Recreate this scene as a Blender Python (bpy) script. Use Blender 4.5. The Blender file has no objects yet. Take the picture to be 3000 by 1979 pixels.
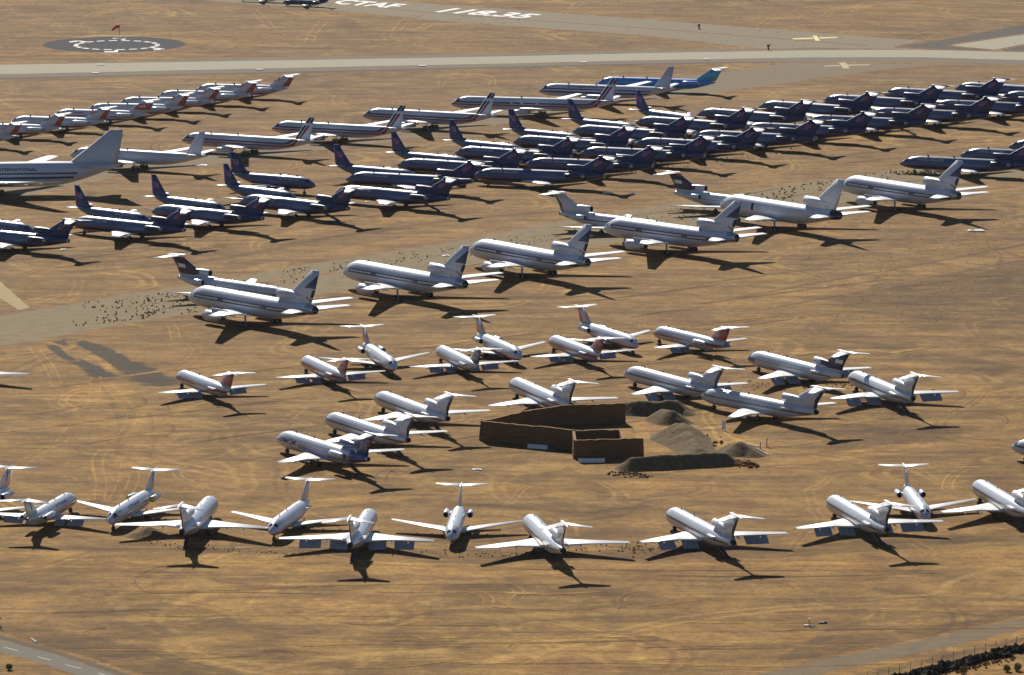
import bpy, math, random
import numpy as np
from mathutils import Vector, Matrix
random.seed(7); rng = np.random.default_rng(7)
S = bpy.context.scene
col = S.collection
# ---------------------------------------------------------------- camera
F_PX, PITCH, CAM_H = 18171.8, 0.158542, 251.94      # focal length in photo pixels, tilt below the horizon, height
cam = bpy.data.cameras.new("camera"); co = bpy.data.objects.new("camera", cam); col.objects.link(co)
cam.sensor_width = 36; cam.lens = 36 * F_PX / 3000; cam.clip_start = 5; cam.clip_end = 12000
co.location = (0, 0, CAM_H); co.rotation_euler = (math.pi / 2 - PITCH, 0, 0)
S.camera = co
# ---------------------------------------------------------------- light
SUN_EL = math.radians(33.5)
SHADOW_AZ = 2.8885                                    # direction the shadows fall, clockwise from +Y
sd = Vector((-math.sin(SHADOW_AZ) * math.cos(SUN_EL), -math.cos(SHADOW_AZ) * math.cos(SUN_EL), math.sin(SUN_EL)))
w = bpy.data.worlds.new("World"); S.world = w; w.use_nodes = True
nt = w.node_tree; sky = nt.nodes.new("ShaderNodeTexSky"); sky.sky_type = 'NISHITA'; sky.sun_disc = False
sky.sun_elevation = SUN_EL; sky.sun_rotation = math.atan2(sd.x, sd.y)
sky.air_density = 1.0; sky.dust_density = 0.1; sky.ozone_density = 3.0; sky.altitude = 1500
nt.links.new(sky.outputs[0], nt.nodes["Background"].inputs[0]); nt.nodes["Background"].inputs[1].default_value = 0.05
sl = bpy.data.lights.new("sun", 'SUN'); sl.energy = 5.0; sl.angle = math.radians(0.55); sl.color = (1.0, 0.93, 0.82)
so = bpy.data.objects.new("sun", sl); col.objects.link(so)
so.rotation_euler = sd.to_track_quat('Z', 'Y').to_euler(); so.location = (0, 1500, 600)
S.view_settings.view_transform = 'Standard'; S.view_settings.look = 'None'
S.view_settings.exposure = 0.48; S.view_settings.gamma = 1.0
S.cycles.max_bounces = 5; S.cycles.diffuse_bounces = 3; S.cycles.glossy_bounces = 3

HAZE = 0.000006
# ---------------------------------------------------------------- helpers
def gp(px, py, z=0.0):
    """ground point seen at a pixel of the 3000 x 1979 photograph"""
    u = (px - 1500) / F_PX; v = (py - 989.5) / F_PX
    dy = math.cos(PITCH) - v * math.sin(PITCH); dz = -math.sin(PITCH) - v * math.cos(PITCH)
    t = (z - CAM_H) / dz
    return Vector((u * t, dy * t, z))

def tag(o, label=None, cat=None, group=None, kind=None):
    if label: o['label'] = label
    if cat: o['category'] = cat
    if group: o['group'] = group
    if kind: o['kind'] = kind
    return o

def mesh_obj(name, verts, faces, mat=None, parent=None, smooth=False, mats=None, mi=None):
    me = bpy.data.meshes.new(name)
    me.from_pydata([tuple(v) for v in verts], [], [tuple(f) for f in faces]); me.update()
    for m in (mats or ([mat] if mat else [])): me.materials.append(m)
    if mi is not None: me.polygons.foreach_set('material_index', mi)
    if smooth: me.polygons.foreach_set('use_smooth', [True] * len(me.polygons))
    o = bpy.data.objects.new(name, me); col.objects.link(o)
    if parent: o.parent = parent
    return o

class MB:
    """collects simple solids and links them as one mesh"""
    def __init__(s): s.v = []; s.f = []; s.m = []; s.sm = []
    def add(s, v, f, m=0, sm=False):
        n = len(s.v); s.v += [tuple(a) for a in v]; s.f += [tuple(i + n for i in q) for q in f]
        s.m += [m] * len(f); s.sm += [sm] * len(f)
    def box(s, c, d, m=0, rot=None):
        vs = [Vector((x * d[0] / 2, y * d[1] / 2, z * d[2] / 2)) for x in (-1, 1) for y in (-1, 1) for z in (-1, 1)]
        if rot: vs = [rot @ v for v in vs]
        vs = [v + Vector(c) for v in vs]
        s.add(vs, [(0, 1, 3, 2), (4, 6, 7, 5), (0, 4, 5, 1), (2, 3, 7, 6), (0, 2, 6, 4), (1, 5, 7, 3)], m)
    def cyl(s, a, b, r, n=10, m=0, r2=None, caps=True):
        a = Vector(a); b = Vector(b); d = (b - a).normalized(); r2 = r if r2 is None else r2
        t = Vector((0, 0, 1)) if abs(d.z) < .9 else Vector((1, 0, 0)); p = d.cross(t).normalized(); q = d.cross(p)
        v = []
        for c, rr in ((a, r), (b, r2)):
            for i in range(n):
                an = 2 * math.pi * i / n; v.append(c + (p * math.cos(an) + q * math.sin(an)) * rr)
        f = [(i, (i + 1) % n, n + (i + 1) % n, n + i) for i in range(n)]
        s.add(v, f, m, True)
        if caps: s.add(v, [tuple(range(n))[::-1], tuple(range(n, 2 * n))], m)
    def lathe(s, prof, c, n=18, m=0, ms=None):
        """prof: (x, r) list, axis along x through c=(y, z)"""
        v = []; f = []; mm = []
        for x, r in prof:
            for i in range(n):
                an = 2 * math.pi * i / n; v.append((x, c[0] + r * math.cos(an), c[1] + r * math.sin(an)))
        for k in range(len(prof) - 1):
            for i in range(n):
                f.append((k * n + i, (k + 1) * n + i, (k + 1) * n + (i + 1) % n, k * n + (i + 1) % n)); mm.append(ms[k] if ms else m)
        base = len(s.v); s.v += v; s.f += [tuple(i + base for i in q) for q in f]; s.m += mm; s.sm += [True] * len(f)
    def build(s, name, mats, parent=None):
        if not isinstance(mats, (list, tuple)): mats = [mats]
        o = mesh_obj(name, s.v, s.f, parent=parent, mats=mats, mi=s.m)
        o.data.polygons.foreach_set('use_smooth', s.sm); return o

# ---------------------------------------------------------------- materials
def srgb(r, g, b):
    f = lambda c: ((c / 255 + .055) / 1.055) ** 2.4 if c > 10 else c / 255 / 12.92
    return (f(r), f(g), f(b), 1)

def new_mat(name):
    m = bpy.data.materials.new(name); m.use_nodes = True
    return m, m.node_tree, m.node_tree.nodes["Principled BSDF"]

def simple(name, c, rough=.6, metal=0., noise=.12, scale=.8):
    m, t, b = new_mat(name); N = t.nodes; L = t.links
    b.inputs['Roughness'].default_value = rough; b.inputs['Metallic'].default_value = metal
    tc = N.new('ShaderNodeTexCoord'); n = N.new('ShaderNodeTexNoise'); n.inputs['Scale'].default_value = scale
    n.inputs['Detail'].default_value = 5
    L.new(tc.outputs['Object'], n.inputs[0])
    mr = N.new('ShaderNodeMapRange'); mr.inputs[1].default_value = .3; mr.inputs[2].default_value = .7
    mr.inputs[3].default_value = 1 - noise; mr.inputs[4].default_value = 1 + noise
    mx = N.new('ShaderNodeVectorMath'); mx.operation = 'SCALE'; mx.inputs[0].default_value = c[:3]
    L.new(n.outputs[0], mr.inputs[0]); L.new(mr.outputs[0], mx.inputs['Scale']); L.new(mx.outputs[0], b.inputs['Base Color'])
    return m

def mask_poly(N, L, P, poly):
    """1 inside a convex polygon given in (x, z), either winding"""
    area = sum(poly[i][0] * poly[(i + 1) % len(poly)][1] - poly[(i + 1) % len(poly)][0] * poly[i][1] for i in range(len(poly)))
    if area < 0: poly = poly[::-1]
    out = None
    for i in range(len(poly)):
        (x0, z0), (x1, z1) = poly[i], poly[(i + 1) % len(poly)]
        a, b = -(z1 - z0), (x1 - x0)
        d = N.new('ShaderNodeVectorMath'); d.operation = 'DOT_PRODUCT'; d.inputs[1].default_value = (a, 0, b); L.new(P, d.inputs[0])
        g = N.new('ShaderNodeMath'); g.operation = 'GREATER_THAN'; g.inputs[1].default_value = a * x0 + b * z0; L.new(d.outputs['Value'], g.inputs[0])
        if out is None: out = g.outputs[0]
        else:
            m = N.new('ShaderNodeMath'); m.operation = 'MULTIPLY'; L.new(out, m.inputs[0]); L.new(g.outputs[0], m.inputs[1]); out = m.outputs[0]
    return out

def paint(name, base, layers=(), rough=.28, metal=0., windows=None, grime=.10, coat=.4):
    """aircraft paint: base colour, then flat shapes drawn in the aircraft's own x-z plane"""
    m, t, b = new_mat(name); N = t.nodes; L = t.links
    tc = N.new('ShaderNodeTexCoord'); P = tc.outputs['Object']
    cur = N.new('ShaderNodeRGB'); cur.outputs[0].default_value = base; c = cur.outputs[0]
    for poly, colr in layers:
        k = mask_poly(N, L, P, list(poly))
        x = N.new('ShaderNodeMix'); x.data_type = 'RGBA'; L.new(k, x.inputs['Factor']); L.new(c, x.inputs['A']); x.inputs['B'].default_value = colr
        c = x.outputs['Result']
    if windows:
        for (x0, x1, z0, z1, pitch, duty, colr) in windows:
            k = mask_poly(N, L, P, [(x0, z0), (x1, z0), (x1, z1), (x0, z1)])
            sx = N.new('ShaderNodeSeparateXYZ'); L.new(P, sx.inputs[0])
            fr = N.new('ShaderNodeMath'); fr.operation = 'PINGPONG'; fr.inputs[1].default_value = pitch / 2; L.new(sx.outputs[0], fr.inputs[0])
            g = N.new('ShaderNodeMath'); g.operation = 'LESS_THAN'; g.inputs[1].default_value = pitch / 2 * duty; L.new(fr.outputs[0], g.inputs[0])
            mm = N.new('ShaderNodeMath'); mm.operation = 'MULTIPLY'; L.new(k, mm.inputs[0]); L.new(g.outputs[0], mm.inputs[1])
            x = N.new('ShaderNodeMix'); x.data_type = 'RGBA'; L.new(mm.outputs[0], x.inputs['Factor']); L.new(c, x.inputs['A']); x.inputs['B'].default_value = colr
            c = x.outputs['Result']
    # dust and sun-bleached blotches, stretched along the airframe
    mp = N.new('ShaderNodeMapping'); mp.inputs['Scale'].default_value = (.25, .8, .8); L.new(P, mp.inputs[0])
    n = N.new('ShaderNodeTexNoise'); n.inputs['Scale'].default_value = 1.3; n.inputs['Detail'].default_value = 6; n.inputs['Roughness'].default_value = .65
    oi = N.new('ShaderNodeObjectInfo'); ad = N.new('ShaderNodeVectorMath'); ad.operation = 'ADD'
    L.new(mp.outputs[0], ad.inputs[0]); sc = N.new('ShaderNodeMath'); sc.operation = 'MULTIPLY'; sc.inputs[1].default_value = 50
    L.new(oi.outputs['Random'], sc.inputs[0]); L.new(sc.outputs[0], ad.inputs[1]); L.new(ad.outputs[0], n.inputs[0])
    mr = N.new('ShaderNodeMapRange'); mr.inputs[1].default_value = .35; mr.inputs[2].default_value = .7; mr.inputs[3].default_value = 0; mr.inputs[4].default_value = grime * 2.2
    L.new(n.outputs[0], mr.inputs[0])
    x = N.new('ShaderNodeMix'); x.data_type = 'RGBA'; L.new(mr.outputs[0], x.inputs['Factor']); L.new(c, x.inputs['A']); x.inputs['B'].default_value = srgb(150, 128, 100)
    L.new(x.outputs['Result'], b.inputs['Base Color'])
    rr = N.new('ShaderNodeMapRange'); rr.inputs[3].default_value = rough; rr.inputs[4].default_value = min(1, rough + .3); L.new(n.outputs[0], rr.inputs[0])
    L.new(rr.outputs[0], b.inputs['Roughness'])
    b.inputs['Metallic'].default_value = metal; b.inputs['Coat Weight'].default_value = coat; b.inputs['Coat Roughness'].default_value = .12
    return m
# ---------------------------------------------------------------- aircraft
WHITE = (.50, .535, .61, 1); NAVY = (.003, .014, .10, 1); DKBLUE = (.02, .035, .13, 1); RED = (.45, .035, .03, 1)
BRED = (.36, .05, .035, 1); UGREY = (.040, .085, .19, 1); BLACK = (.01, .01, .012, 1)
MAT = {}
MAT['tyre'] = simple('tyre_rubber', (.018, .017, .016), .9)
MAT['strut'] = simple('gear_metal', (.25, .25, .25), .5, .3)
MAT['dark'] = simple('engine_dark', (.02, .019, .018), .7)
MAT['steel'] = simple('bare_metal', (.42, .42, .44), .28, .85, .1)
MAT['glass'] = simple('cockpit_glass', (.03, .045, .07), .08, 0, .05)
MAT['flap'] = simple('flap_underside', (.22, .24, .28), .55, 0, .25, 1.5)
MAT['door'] = simple('open_doorway', (.008, .008, .009), .9)
MAT['stair'] = simple('airstair_metal', (.10, .095, .09), .6, .2)
MAT['cover'] = simple('yellow_engine_cover', (.42, .36, .03), .8)
MAT['wing'] = paint('wing_paint', (.62, .63, .64, 1), rough=.32, grime=.12, coat=.3)
MAT['wing_grey'] = paint('wing_grey_paint', (.66, .67, .70, 1), rough=.3, grime=.12, coat=.3)
MAT['wing_white'] = paint('wing_white_paint', (.78, .77, .75, 1), rough=.32, grime=.10, coat=.3)

def text_tris(s, x0, x1, z0, z1, flip=False, shear=0):
    """text as flat triangles filling the box x0..x1, z0..z1 of the aircraft's side view"""
    cu = bpy.data.curves.new('t', 'FONT'); cu.body = s; cu.resolution_u = 2; cu.shear = shear
    cu.offset = .028
    o = bpy.data.objects.new('t', cu); col.objects.link(o)
    dg = bpy.context.evaluated_depsgraph_get(); me = bpy.data.meshes.new_from_object(o.evaluated_get(dg))
    v = np.array([p.co[:2] for p in me.vertices]); f = [tuple(p.vertices) for p in me.polygons]
    bpy.data.objects.remove(o); bpy.data.curves.remove(cu); bpy.data.meshes.remove(me)
    lo, hi = v.min(0), v.max(0); u = (v - lo) / (hi - lo)
    if flip: u[:, 0] = 1 - u[:, 0]; f = [q[::-1] for q in f]
    return [(x0 + (x1 - x0) * a, z0 + (z1 - z0) * b) for a, b in u], f

class Fuselage:
    def __init__(s, L, W, zt, zb, zn, Ln, Lt, zend, rend, hump=None):
        s.L, s.W, s.zt, s.zb, s.zn, s.Ln, s.Lt, s.zend, s.rend, s.hump = L, W, zt, zb, zn, Ln, Lt, zend, rend, hump
    def sec(s, x):
        """top, bottom, half width at station x"""
        if x < s.Ln:
            t = max(x / s.Ln, 0); w = s.W * (1 - (1 - t) ** 2.1) ** .62
            up = (1 - (1 - t) ** 1.9) ** .80; dn = (1 - (1 - t) ** 2.2) ** .62
            zt = s.zn + (s.zt - s.zn) * up; zb = s.zn - (s.zn - s.zb) * dn
        elif x > s.Lt:
            t = min((x - s.Lt) / (s.L - s.Lt), 1); k = t * t * (1.6 - .6 * t)
            w = s.W + (s.rend - s.W) * t ** 2.1
            zt = s.zt + (s.zend + s.rend - s.zt) * t ** 2.3; zb = s.zb + (s.zend - s.rend - s.zb) * k
        else: w, zt, zb = s.W, s.zt, s.zb
        if s.hump:
            h, xa, xb, xc = s.hump
            if x > 1: zt += h * min(max((x - 1) / (xa - 1), 0), 1) ** .5 * (1 if x < xb else max(0, 1 - (x - xb) / (xc - xb)) ** 1.5)
        return zt, zb, max(w, .02)
    def pt(s, x, a, off=0.):
        """surface point; a=0 starboard side (+Y), pi/2 top"""
        zt, zb, w = s.sec(x); zc = (zt + zb) / 2; h = (zt - zb) / 2
        zm = zc
        y = (w + off) * math.cos(a); z = zm + (h + off) * math.sin(a)
        return (x, y, z)
    def side_y(s, x, z):
        zt, zb, w = s.sec(x); zc = (zt + zb) / 2; h = (zt - zb) / 2
        q = max(0, 1 - ((z - zc) / h) ** 2); return w * math.sqrt(q)
    def build(s, mats, texts=(), parent=None, n=28):
        xs = [s.Ln * (i / 14) ** 1.7 for i in range(15)] + list(np.linspace(s.Ln, s.Lt, 6)[1:]) + list(np.linspace(s.Lt, s.L, 16)[1:])
        v = []; f = []; mi = []
        for x in xs:
            for i in range(n): v.append(s.pt(x, 2 * math.pi * i / n))
        for k in range(len(xs) - 1):
            for i in range(n): f.append((k * n + i, (k + 1) * n + i, (k + 1) * n + (i + 1) % n, k * n + (i + 1) % n)); mi.append(0)
        f.append(tuple(range(n))); mi.append(0)
        f.append(tuple((len(xs) - 1) * n + i for i in range(n))[::-1]); mi.append(1)
        sm = [True] * (len(f) - 2) + [False] * 2
        for (txt, x0, x1, z0, z1, mk, shear) in texts:
            for side in (-1, 1):
                tv, tf = text_tris(txt, x0, x1, z0, z1, flip=(side == 1), shear=shear)
                b = len(v); v += [(x, side * (s.side_y(x, z) + .03), z) for x, z in tv]; f += [tuple(i + b for i in q) for q in tf]
                mi += [2 + mk] * len(tf); sm += [False] * len(tf)
        o = mesh_obj('fuselage', v, f, parent=parent, mats=mats, mi=mi); o.data.polygons.foreach_set('use_smooth', sm)
        return o
    def patch(s, name, x0, x1, a0, a1, mat, parent, off=.015, nx=3, na=5, both=True):
        v = []; f = []
        for sg in ((1, -1) if both else (1,)):
            b = len(v)
            for i in range(nx + 1):
                for j in range(na + 1):
                    x = x0 + (x1 - x0) * i / nx; a = a0 + (a1 - a0) * j / na
                    if sg < 0: a = math.pi - a
                    v.append(s.pt(x, a, off))
            for i in range(nx):
                for j in range(na):
                    q = (b + i * (na + 1) + j, b + (i + 1) * (na + 1) + j, b + (i + 1) * (na + 1) + j + 1, b + i * (na + 1) + j + 1)
                    f.append(q if sg > 0 else q[::-1])
        return mesh_obj(name, v, f, mat, parent, smooth=True)

AF = [(0, 0), (.02, .32), (.08, .62), (.2, .9), (.38, 1.), (.6, .8), (.82, .42), (1, .03)]   # x/c, half thickness factor
def loft(name, secs, mat, parent, vertical=False, yc=0, flatmats=None):
    """secs: (span, x leading edge, chord, height, thickness ratio) from root to tip"""
    prof = [(x, t) for x, t in AF] + [(x, -t) for x, t in AF[::-1][:-1]][1:]
    prof = AF + [(x, -t) for x, t in AF[::-1][1:-1]]
    n = len(prof); v = []; f = []
    for (sp, xl, ch, zz, th) in secs:
        for (px, pt) in prof:
            if vertical: v.append((xl + ch * px, yc + pt * th * ch / 2, sp))
            else: v.append((xl + ch * px, sp, zz + pt * th * ch / 2))
    for k in range(len(secs) - 1):
        for i in range(n): f.append((k * n + i, k * n + (i + 1) % n, (k + 1) * n + (i + 1) % n, (k + 1) * n + i))
    f.append(tuple(range(n))[::-1]); f.append(tuple((len(secs) - 1) * n + i for i in range(n)))
    if (not vertical and secs[-1][0] < 0) : f = [q[::-1] for q in f]
    me = mesh_obj(name, v, f, mat, parent)
    me.data.polygons.foreach_set('use_smooth', [True] * (len(f) - 2) + [False, False])
    return me

def interp(secs, y):
    for a, b in zip(secs, secs[1:]):
        if a[0] <= y <= b[0]:
            t = (y - a[0]) / (b[0] - a[0]); return [a[i] + (b[i] - a[i]) * t for i in range(5)]
    return list(secs[-1])

def flap(secs, y0, y1, sgn, parent, drop, ch, ang=38):
    a = interp(secs, y0); b = interp(secs, y1); mb = MB(); ca, sa = math.cos(math.radians(ang)), math.sin(math.radians(ang))
    vs = []
    for s_ in (a, b):
        xt = s_[1] + s_[2] * .93; z = s_[3] - drop
        for (dx, dz) in ((0, .09), (ch * ca, -ch * sa + .02), (ch * ca, -ch * sa - .03), (0, -.12)): vs.append((xt + dx, s_[0] * sgn, z + dz))
    fs = [(0, 1, 5, 4), (1, 2, 6, 5), (2, 3, 7, 6), (3, 0, 4, 7), (3, 2, 1, 0), (4, 5, 6, 7)]
    if sgn > 0: fs = [q[::-1] for q in fs]
    mb.add(vs, fs); return mb.build('flap', MAT['flap'], parent)

def wheel_set(name, parent, x, y, ztop, r, wid, pairs, strut_r, bogie=0, lean=0):
    mb = MB(); mb.cyl((x, y, r), (x + lean, y, ztop), strut_r, 8)
    if bogie: mb.box((x, y, r), (bogie, .25, .25))
    mb.box((x, y, r + (ztop - r) * .45), (.1, .5, (ztop - r) * .5))
    g = mb.build(name, MAT['strut'], parent)
    for dx in ((-bogie / 2, bogie / 2) if bogie else (0,)):
        for s_ in ((-1, 1) if pairs else (0,)):
            m2 = MB(); yy = y + s_ * wid * .8
            m2.cyl((x + dx, yy - wid / 2, r), (x + dx, yy + wid / 2, r), r, 14)
            m2.cyl((x + dx, yy - wid / 2 - .01, r), (x + dx, yy + wid / 2 + .01, r), r * .5, 10, 1)
            m2.build('wheel', [MAT['tyre'], MAT['strut']], g)
    return g

def nacelle(parent, x0, x1, y, z, r, mat, cover=False, pylon=None, fat=1.):
    L = x1 - x0; mb = MB()
    prof = [(x0 + L * .22, .02), (x0 + L * .2, r * .72), (x0 + .12 * r, r * .80), (x0, r * .9), (x0 + .1 * r, r * .98), (x0 + L * .3, r * 1.04 * fat), (x0 + L * .65, r * .98 * fat), (x0 + L * .84, r * .8)]
    mb.lathe(prof, (y, z), 18, ms=[1, 1, 0, 0, 0, 0, 0])
    e = mb.build('engine', [mat, MAT['dark']], parent)
    m2 = MB(); m2.lathe([(x0 + L * .82, r * .80), (x1, r * .62), (x1 - .02, r * .5), (x1 - L * .12, r * .45), (x1 - L * .13, .02)], (y, z), 16, ms=[0, 0, 1, 1])
    m2.build('exhaust', [MAT['steel'], MAT['dark']], e)
    m3 = MB(); m3.lathe([(x0 + .03, r * .78), (x0 - .05 * r, r * .86), (x0 - .02, r * .93), (x0 + .16 * r, r * 1.0)], (y, z), 18); m3.build('intake_lip', MAT['steel'], e)
    if cover:
        m4 = MB(); m4.lathe([(x0 - .05 * r, .01), (x0 - .08 * r, r * .9), (x0 + .5, r * 1.05)], (y, z), 16); m4.build('engine_cover', MAT['cover'], e)
    if pylon:
        m5 = MB(); m5.box(*pylon); m5.build('pylon', mat, e)
    return e

T = {}   # dimensions of each type
T['tri'] = dict(   # medium three-engined T-tail jet
  fus=Fuselage(41.5, 1.88, 5.35, 1.15, 2.65, 7.2, 25.5, 4.15, .62),
  wing=[(0, 14.8, 11.4, 1.75, .10), (1.7, 15.7, 10.5, 1.8, .10), (6.3, 20.4, 5.9, 2.25, .10), (16.45, 28.5, 2.4, 3.05, .09)],
  fin=[(4.6, 31.2, 10.4, 0, .11), (6.2, 33.2, 8.9, 0, .10), (7.1, 35.0, 7.6, 0, .10), (10.05, 40.2, 4.8, 0, .09)],
  tail=[(0, 40.7, 4.4, 10.05, .09), (5.45, 44.5, 1.8, 9.6, .08)], bullet=(39.4, 46.6, 10.1, .36), duct=(30.0, 37.5, 6.42, .9),
  pods=[(30.0, 36.2, 2.95, 4.15, .76, (31.0, 35.2, 2.1, 4.2))], ng=4.8, mg=(24.0, 2.86), r=.58, stair=(32.6, 38.2), cock=(1.75, 3.1, .50, 1.45), flaps=[(2.3, 6.0), (7.8, 12.2)], fch=2.3)
T['twin'] = dict(  # short T-tail twin with rear engines
  fus=Fuselage(32.2, 1.67, 4.7, 1.1, 2.3, 5.6, 21.5, 3.65, .22),
  wing=[(0, 12.4, 6.6, 1.25, .11), (1.5, 13.2, 6.0, 1.3, .11), (4.6, 15.1, 4.6, 1.6, .11), (14.2, 20.3, 1.7, 2.45, .10)],
  fin=[(4.1, 24.9, 7.6, 0, .11), (8.0, 30.7, 3.9, 0, .10)],
  tail=[(0, 30.8, 3.7, 7.95, .09), (5.6, 33.7, 1.6, 7.95, .08)], bullet=(30.2, 36.2, 7.98, .24), duct=None,
  pods=[(22.2, 28.0, 2.62, 3.35, .66, (23.2, 27.2, 1.8, 3.4))], ng=2.7, mg=(18.8, 2.5), r=.52, stair=None, cock=(1.5, 2.35, .62, 1.4), flaps=[(2.0, 4.4), (5.0, 9.0)], fch=1.7)
T['long_twin'] = dict(T['twin'], fus=Fuselage(41.2, 1.67, 4.7, 1.1, 2.3, 5.6, 30.5, 3.65, .22),
  wing=[(a, b + 4.6, c * 1.1, d, e) for a, b, c, d, e in T['twin']['wing'][:-1]] + [(16.4, 26.5, 1.8, 2.6, .10)],
  fin=[(4.1, 33.9, 7.6, 0, .11), (8.4, 39.9, 3.9, 0, .10)], tail=[(0, 39.9, 3.7, 8.35, .09), (6.1, 43.0, 1.6, 8.35, .08)], bullet=(39.2, 45.0, 8.38, .24),
  pods=[(30.6, 36.8, 2.7, 3.4, .82, (31.8, 36, 1.8, 3.4))], ng=2.7, mg=(24.7, 2.5))
T['low_twin'] = dict(  # short twin with pods under the wing and a tall swept fin
  fus=Fuselage(29.6, 1.88, 5.25, 1.35, 2.75, 5.6, 17.5, 4.75, .22),
  wing=[(0, 9.3, 8.0, 1.65, .11), (1.7, 10.3, 7.2, 1.75, .11), (5, 13.2, 4.7, 2.1, .11), (14.15, 18.6, 1.8, 3.25, .10)],
  fin=[(4.7, 20.9, 8.7, 0, .06), (5.25, 22.4, 7.3, 0, .08), (5.9, 24.4, 5.5, 0, .10), (11.15, 28.5, 1.9, 0, .10)],
  tail=[(0, 24.9, 4.4, 4.85, .09), (5.5, 28.3, 1.5, 5.15, .08)], bullet=None, duct=None,
  pods=[(10.9, 18.2, 4.8, 1.75, .62, None)], ng=4.0, mg=(15.4, 2.6), r=.5, stair=None, cock=(1.55, 2.9, .50, 1.45), flaps=[(2, 4), (5.6, 9.4)], fch=1.6)
T['wide_tri'] = dict(   # wide-body three-engined jet
  fus=Fuselage(49.0, 2.98, 8.05, 2.1, 4.0, 8.5, 31, 6.45, 1.45),
  wing=[(0, 15.2, 13.4, 2.7, .11), (2.7, 17.3, 11.8, 2.9, .11), (8.5, 22.8, 7.6, 3.7, .10), (23.65, 36.6, 3.0, 5.8, .09)],
  fin=[(7.2, 37.6, 12.2, 0, .12), (9.6, 40.3, 10.4, 0, .11), (10.8, 42.6, 8.8, 0, .10), (16.9, 50.4, 3.0, 0, .09)],
  tail=[(0, 42.6, 8.4, 6.1, .09), (10.9, 50.6, 2.7, 6.75, .08)], bullet=None, duct=(37.2, 46.5, 9.4, 1.38),
  pods=[(17.4, 24.6, 8.5, 2.25, 1.42, None)], ng=8.0, mg=(29.6, 5.3), r=.66, stair=None, cock=(2.0, 3.5, .42, 1.45), flaps=[(3.3, 8), (10, 17)], fch=2.6)
def four(dx, L, name):
    T[name] = dict(
      fus=Fuselage(L, 1.87, 6.0, 1.65, 3.2, 6.5, L - 18, 5.5, .2),
      wing=[(0, 13.6 + dx, 11.8, 2.2, .11), (1.7, 15.2 + dx, 10.4, 2.35, .11), (6.5, 19.6 + dx, 6.8, 3.0, .11), (22.35, 31.6 + dx, 2.5, 4.9, .09)],
      fin=[(5.2, L - 8.6, 6.4, 0, .10), (5.8, L - 7.6, 5.4, 0, .10), (12.9, L - 2.7, 2.0, 0, .10)],
      tail=[(0, L - 7.2, 5.4, 5.55, .09), (7.3, L - 2.6, 1.9, 6.4, .08)], bullet=None, duct=None,
      pods=[(17.2 + dx, 22.7 + dx, 8.2, 2.0, .82, None), (21.8 + dx, 27.1 + dx, 13.6, 2.6, .82, None)], ng=3.6, mg=(24.3 + dx, 3.0), r=.56, stair=None, cock=(1.9, 3.2, .50, 1.45), flaps=[(2.2, 7), (9, 14)], fch=1.8, bogie=1.5)
four(0, 48.0, 'four'); four(6.1, 57.0, 'long_four')
T['jumbo'] = dict(
  fus=Fuselage(69.0, 3.25, 9.9, 2.3, 5.6, 12, 46, 8.6, .35, hump=(1.7, 7, 17, 26)),
  wing=[(0, 19.0, 18.5, 3.6, .12), (3.0, 21.6, 16.5, 3.9, .12), (12, 30.4, 9.6, 5.0, .10), (29.8, 47.5, 4.0, 7.6, .09)],
  fin=[(9.0, 51.5, 17.2, 0, .07), (9.9, 54.5, 14.3, 0, .10), (19.3, 66.4, 3.9, 0, .09)],
  tail=[(0, 55.4, 11.4, 8.2, .09), (11.05, 64.4, 3.0, 9.6, .08)], bullet=None, duct=None,
  pods=[(23.5, 29.8, 11.7, 2.4, 1.35, None), (34, 40.2, 20.8, 3.2, 1.35, None)], ng=7.5, mg=(33, 2.4), r=.62, stair=None, cock=(3, 4.6, .5, 1.45), flaps=[(3.6, 11), (13, 20)], fch=3.2, bogie=1.7)
T['twin']['bogie'] = 0

XO = 20.0      # the root Empty stands on the ground under station 20
def shift(o):
    for v in o.data.vertices: pass

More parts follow.
